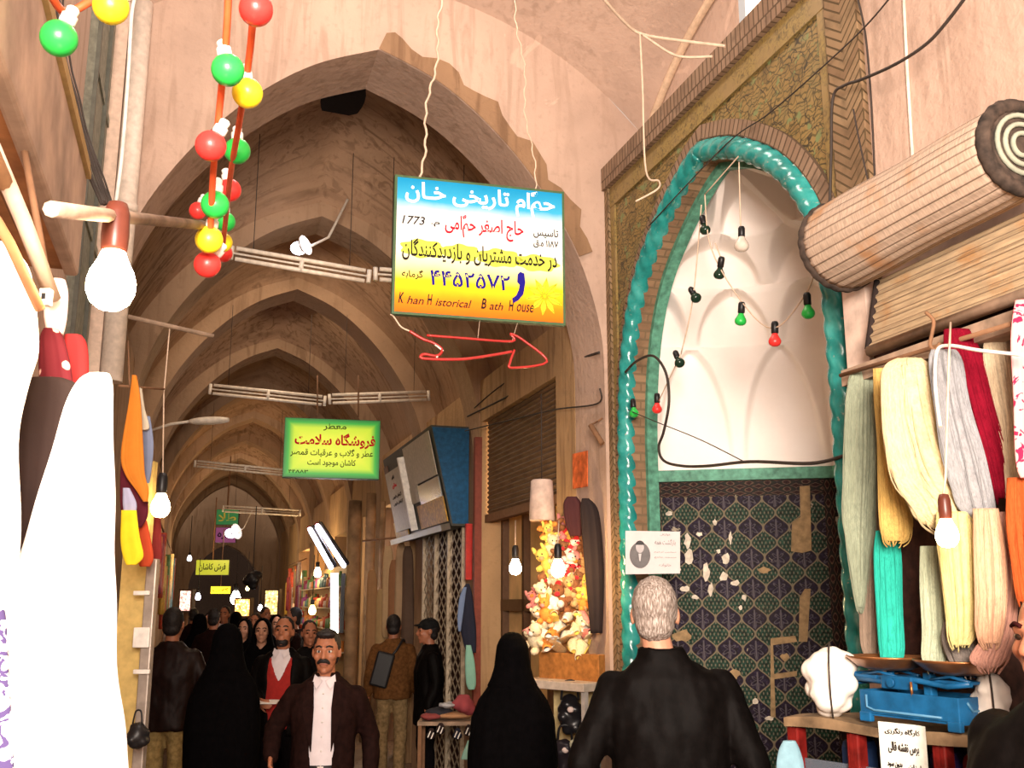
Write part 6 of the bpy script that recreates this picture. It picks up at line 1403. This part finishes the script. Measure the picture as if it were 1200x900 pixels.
        me = fuse(b, vx*.9, 2); wrinkle(me, .009, 12, (1, 1, .7), None, 3); put('trousers', me, T_)
        if fine: b = B(); b.loft([[Vector((.150*math.cos(a), -.0+.118*math.sin(a), z)) for a in [2*math.pi*k/32 for k in range(32)]] for z in (.965, 1.0)]); bl = putb('belt', b, M['black']); b = B(); b.box((0, -.122, .982), (.035, .006, .03)); putb('buckle', b, plain('buckle_steel', (.7, .65, .6), .3, .8), bl)
        for i, sx in enumerate((-1, 1)):
            a = Vector(P['ankle'][i]); b = B(); b.ball(a+Vector((0, .02, -.04)), 1, (.045, .055, .05), 14); b.ball(a+Vector((0, -.09, -.055)), 1, (.046, .11, .038), 14); put('shoe', fuse(b, .012, 2), M['black'])
    return t, MW
jk = lambda nm, c, r=.75, s=.04: plain(nm, c, r, var=.25, sc=30, bump=.15, spec=s)
BLK = jk('black_chador_cloth', (.0018, .0015, .0018), .9); BLJ = jk('black_jacket', (.0034, .0025, .0023), .6, .05); DBR = jk('dark_brown_suit', (.013, .005, .004), .8); LEA = jk('brown_leather', (.012, .005, .004), .5, .12)
KHA = jk('khaki_trousers', (.34, .23, .09), .8); KH2 = jk('drab_trousers', (.26, .17, .08), .8); BRJ = jk('brown_jacket', (.13, .055, .018), .8); BLT = jk('black_trousers', (.005, .004, .005), .8); SHW = plain('white_shirt', (.66, .58, .60), .7, var=.04, bump=.1); RED = plain('red_vest', (.30, .015, .012), .9)
px2 = lambda px, Y: (px-600)/1227*Y
human('man with black moustache in dark brown jacket and white shirt walking towards the viewer', px2(385, 6.1), 6.1, 4, 1.68, dict(fine=True, jacket=DBR, shirt=SHW, trousers=BLT, gap=.34, moustache=True, quiff=True, turn=-3, vox=.012, bulk=1.04, hem=.72, curl=.45,
   pose=dict(elbow=((-.30, .03, 1.19), (.27, .08, 1.14)), wrist=((-.28, -.15, 1.05), (.28, .02, .88)), knee=((-.10, -.10, .52), (.10, .03, .51)), ankle=((-.10, -.10, .09), (.10, .16, .11)))))
human('grey haired man in black jacket seen from behind before the tiled niche', px2(779, 3.85), 3.85, 176, 1.80, dict(fine=True, jacket=BLJ, trousers=BLT, hair=HG, skin=SK2, collar=.012, turn=-6, lean=(.035, -.01), vox=.012, bulk=1.10, hem=.70,
   pose=dict(elbow=((-.28, .06, 1.13), (.30, .05, 1.13)), wrist=((-.22, -.12, .93), (.24, -.12, .93)))))
human('woman in black chador seen from behind beside the toy stall', px2(601, 6.3), 6.3, 172, 1.65, dict(kind='chador', cloth=BLK, wide=.29, seed=2))
human('woman wrapped in black chador walking away in the middle left of the lane', px2(270, 7.3), 7.3, 180, 1.68, dict(kind='chador', cloth=BLK, wide=.27, seed=4))
t, MW = human('man seen from behind in dark leather jacket and khaki trousers, far left', px2(205, 8.5), 8.5, 180, 1.79, dict(jacket=LEA, trousers=KHA, hands=True, hem=.84, bulk=1.12, pose=dict(elbow=((-.30, .02, 1.14), (.29, .03, 1.14)), wrist=((-.30, -.10, .93), (.27, -.06, .90))), seed=3))
c_ = MW @ Vector((-.31, -.10, .66)); bt = thing('carrier_bag', c_-ZV*.2, 'black carrier bag with pale print held by the man in khaki trousers', 'bag'); me = fuse(lumps(33, c_-ZV*.02, .11, .06, .18, 16, .06), .014, 4); mobj('bag_body', me, M['black'], bt)
b = B(); b.tube(curve([c_+Vector((-.05, 0, .15)), c_+Vector((-.02, 0, .225)), c_+Vector((.02, 0, .225)), c_+Vector((.05, 0, .15))], 5), .008, 6); obj('handle', b, M['black'], bt)
b = B(); b.ball(c_+Vector((.0, -.075, -.06)), .035, (1, .3, 1), 10); obj('print', b, plain('pale_print', (.35, .35, .4)), bt)
t, MW = human('man in red vest and dark coat holding a paper, behind the moustached man', px2(334, 8.7), 8.7, 0, 1.72, dict(jacket=BLJ, shirt=SHW, vest=RED, trousers=BLT, gap=.42, hands=True, nod=-10, beard=True, pose=dict(elbow=((-.25, .0, 1.14), (.25, .04, 1.14)), wrist=((-.12, -.24, 1.10), (.27, -.05, .9)))))
c_ = MW @ Vector((-.03, -.33, 1.10)); b = B(); b.box((0, 0, 0), (.16, .10, .006), Matrix.Translation(c_) @ Matrix.Rotation(.2, 4, 'X')); tag(obj('paper_sheet', b, M['socketw']), 'white paper held by the man in the red vest', 'paper')
human('woman in black chador with uncovered face, left of the man in the red vest', px2(309, 11.0), 11.0, 8, 1.66, dict(kind='chador', cloth=BLK, open=.75, skin=SK2, seed=5))
human('dark clothed man glimpsed behind the right shoulder of the red vest man', px2(364, 10.2), 10.2, 20, 1.66, dict(jacket=BLJ, trousers=BLT))
t, MW = human('man in brown jacket and drab trousers walking away with a black shoulder bag', px2(462, 11.4), 11.4, 182, 1.70, dict(jacket=BRJ, trousers=KH2, hem=.86, bulk=1.12, pose=dict(knee=((-.10, -.03, .51), (.11, -.06, .51)), ankle=((-.10, .12, .11), (.10, -.10, .09))), seed=6))
c_ = MW @ Vector((.10, .17, 1.18)); b = B(); b.box((0, 0, 0), (.19, .07, .36), Matrix.Translation(c_) @ Matrix.Rotation(.25, 4, 'Y'), 0, .02); bt = thing('shoulder_bag', c_, 'black bag on the back of the man in the brown jacket', 'bag'); obj('pouch', b, M['black'], bt)
b = B(); b.tube(curve([MW @ Vector(q) for q in ((.02, .17, 1.30), (-.06, .16, 1.40), (-.11, .06, 1.49), (-.12, -.06, 1.46))], 5), .014, 6); obj('strap', b, M['black'], bt)
human('man in black with dark cap turned left by the lattice gate', px2(503, 10.3), 10.3, -75, 1.68, dict(jacket=BLJ, trousers=BLT, cap=jk('dark_cap', (.012, .012, .012)), turn=-5, bulk=1.1, hem=.72))
human('dark clothed person at the right edge behind the yarn counter', px2(1233, 2.5), 2.5, -62, 1.73, dict(jacket=BLJ, trousers=BLT, hair=jk('dark_reddish_hair', (.03, .006, .006)), bulk=1.3, hem=.6, vox=.012, skin=SK1))
# the crowd farther down the lane
CR = [(288, 13.2, 'c', 'woman with uncovered face in black chador beyond the one by the red vest man', 0), (252, 13.6, 'm', 'man in dark coat heading away behind the chador woman', 180), (236, 15, 'c', 'black chador figure behind the man in khaki trousers', 180), (300, 15.5, 'm', 'bare headed man in dark jacket in the far right of the crowd', 0), (264, 16.5, 'm', 'dark coated man facing the viewer in the middle of the crowd', 0), (228, 18, 'm', 'distant man walking away along the left wall', 180), (278, 18.5, 'c', 'distant black chador figure under the dazzling lamp', 180), (246, 20, 'c', 'distant chador figure with bare face left of the dazzling lamp', 0), (312, 17.5, 'm', 'man in black standing by the far right shops', 40), (290, 21, 'm', 'tiny distant man right of the dazzling lamp', 180), (262, 23, 'c', 'tiny farthest black chador figure', 180), (345, 13, 'm', 'dark man standing at the edge of the bright shop', -70), (325, 14.2, 'c', 'black chador figure in front of the right hand shops', 20)]
for k, (px, Y, kd, lab, rot) in enumerate(CR):
    H = 1.62+.02*(k*5 % 7)
    if kd == 'c': human(lab, px2(px, Y), Y, rot, min(H, 1.66), dict(kind='chador', cloth=BLK, open=.75 if rot != 180 else 0, skin=SK2, seed=k+10, vox=.022))
    else: human(lab, px2(px, Y), Y, rot, H+.03, dict(jacket=(BLJ, DBR)[k % 2], trousers=BLT, gap=.4 if rot == 0 else 0, shirt=SHW if rot == 0 else None, vox=.022, seed=k+10))
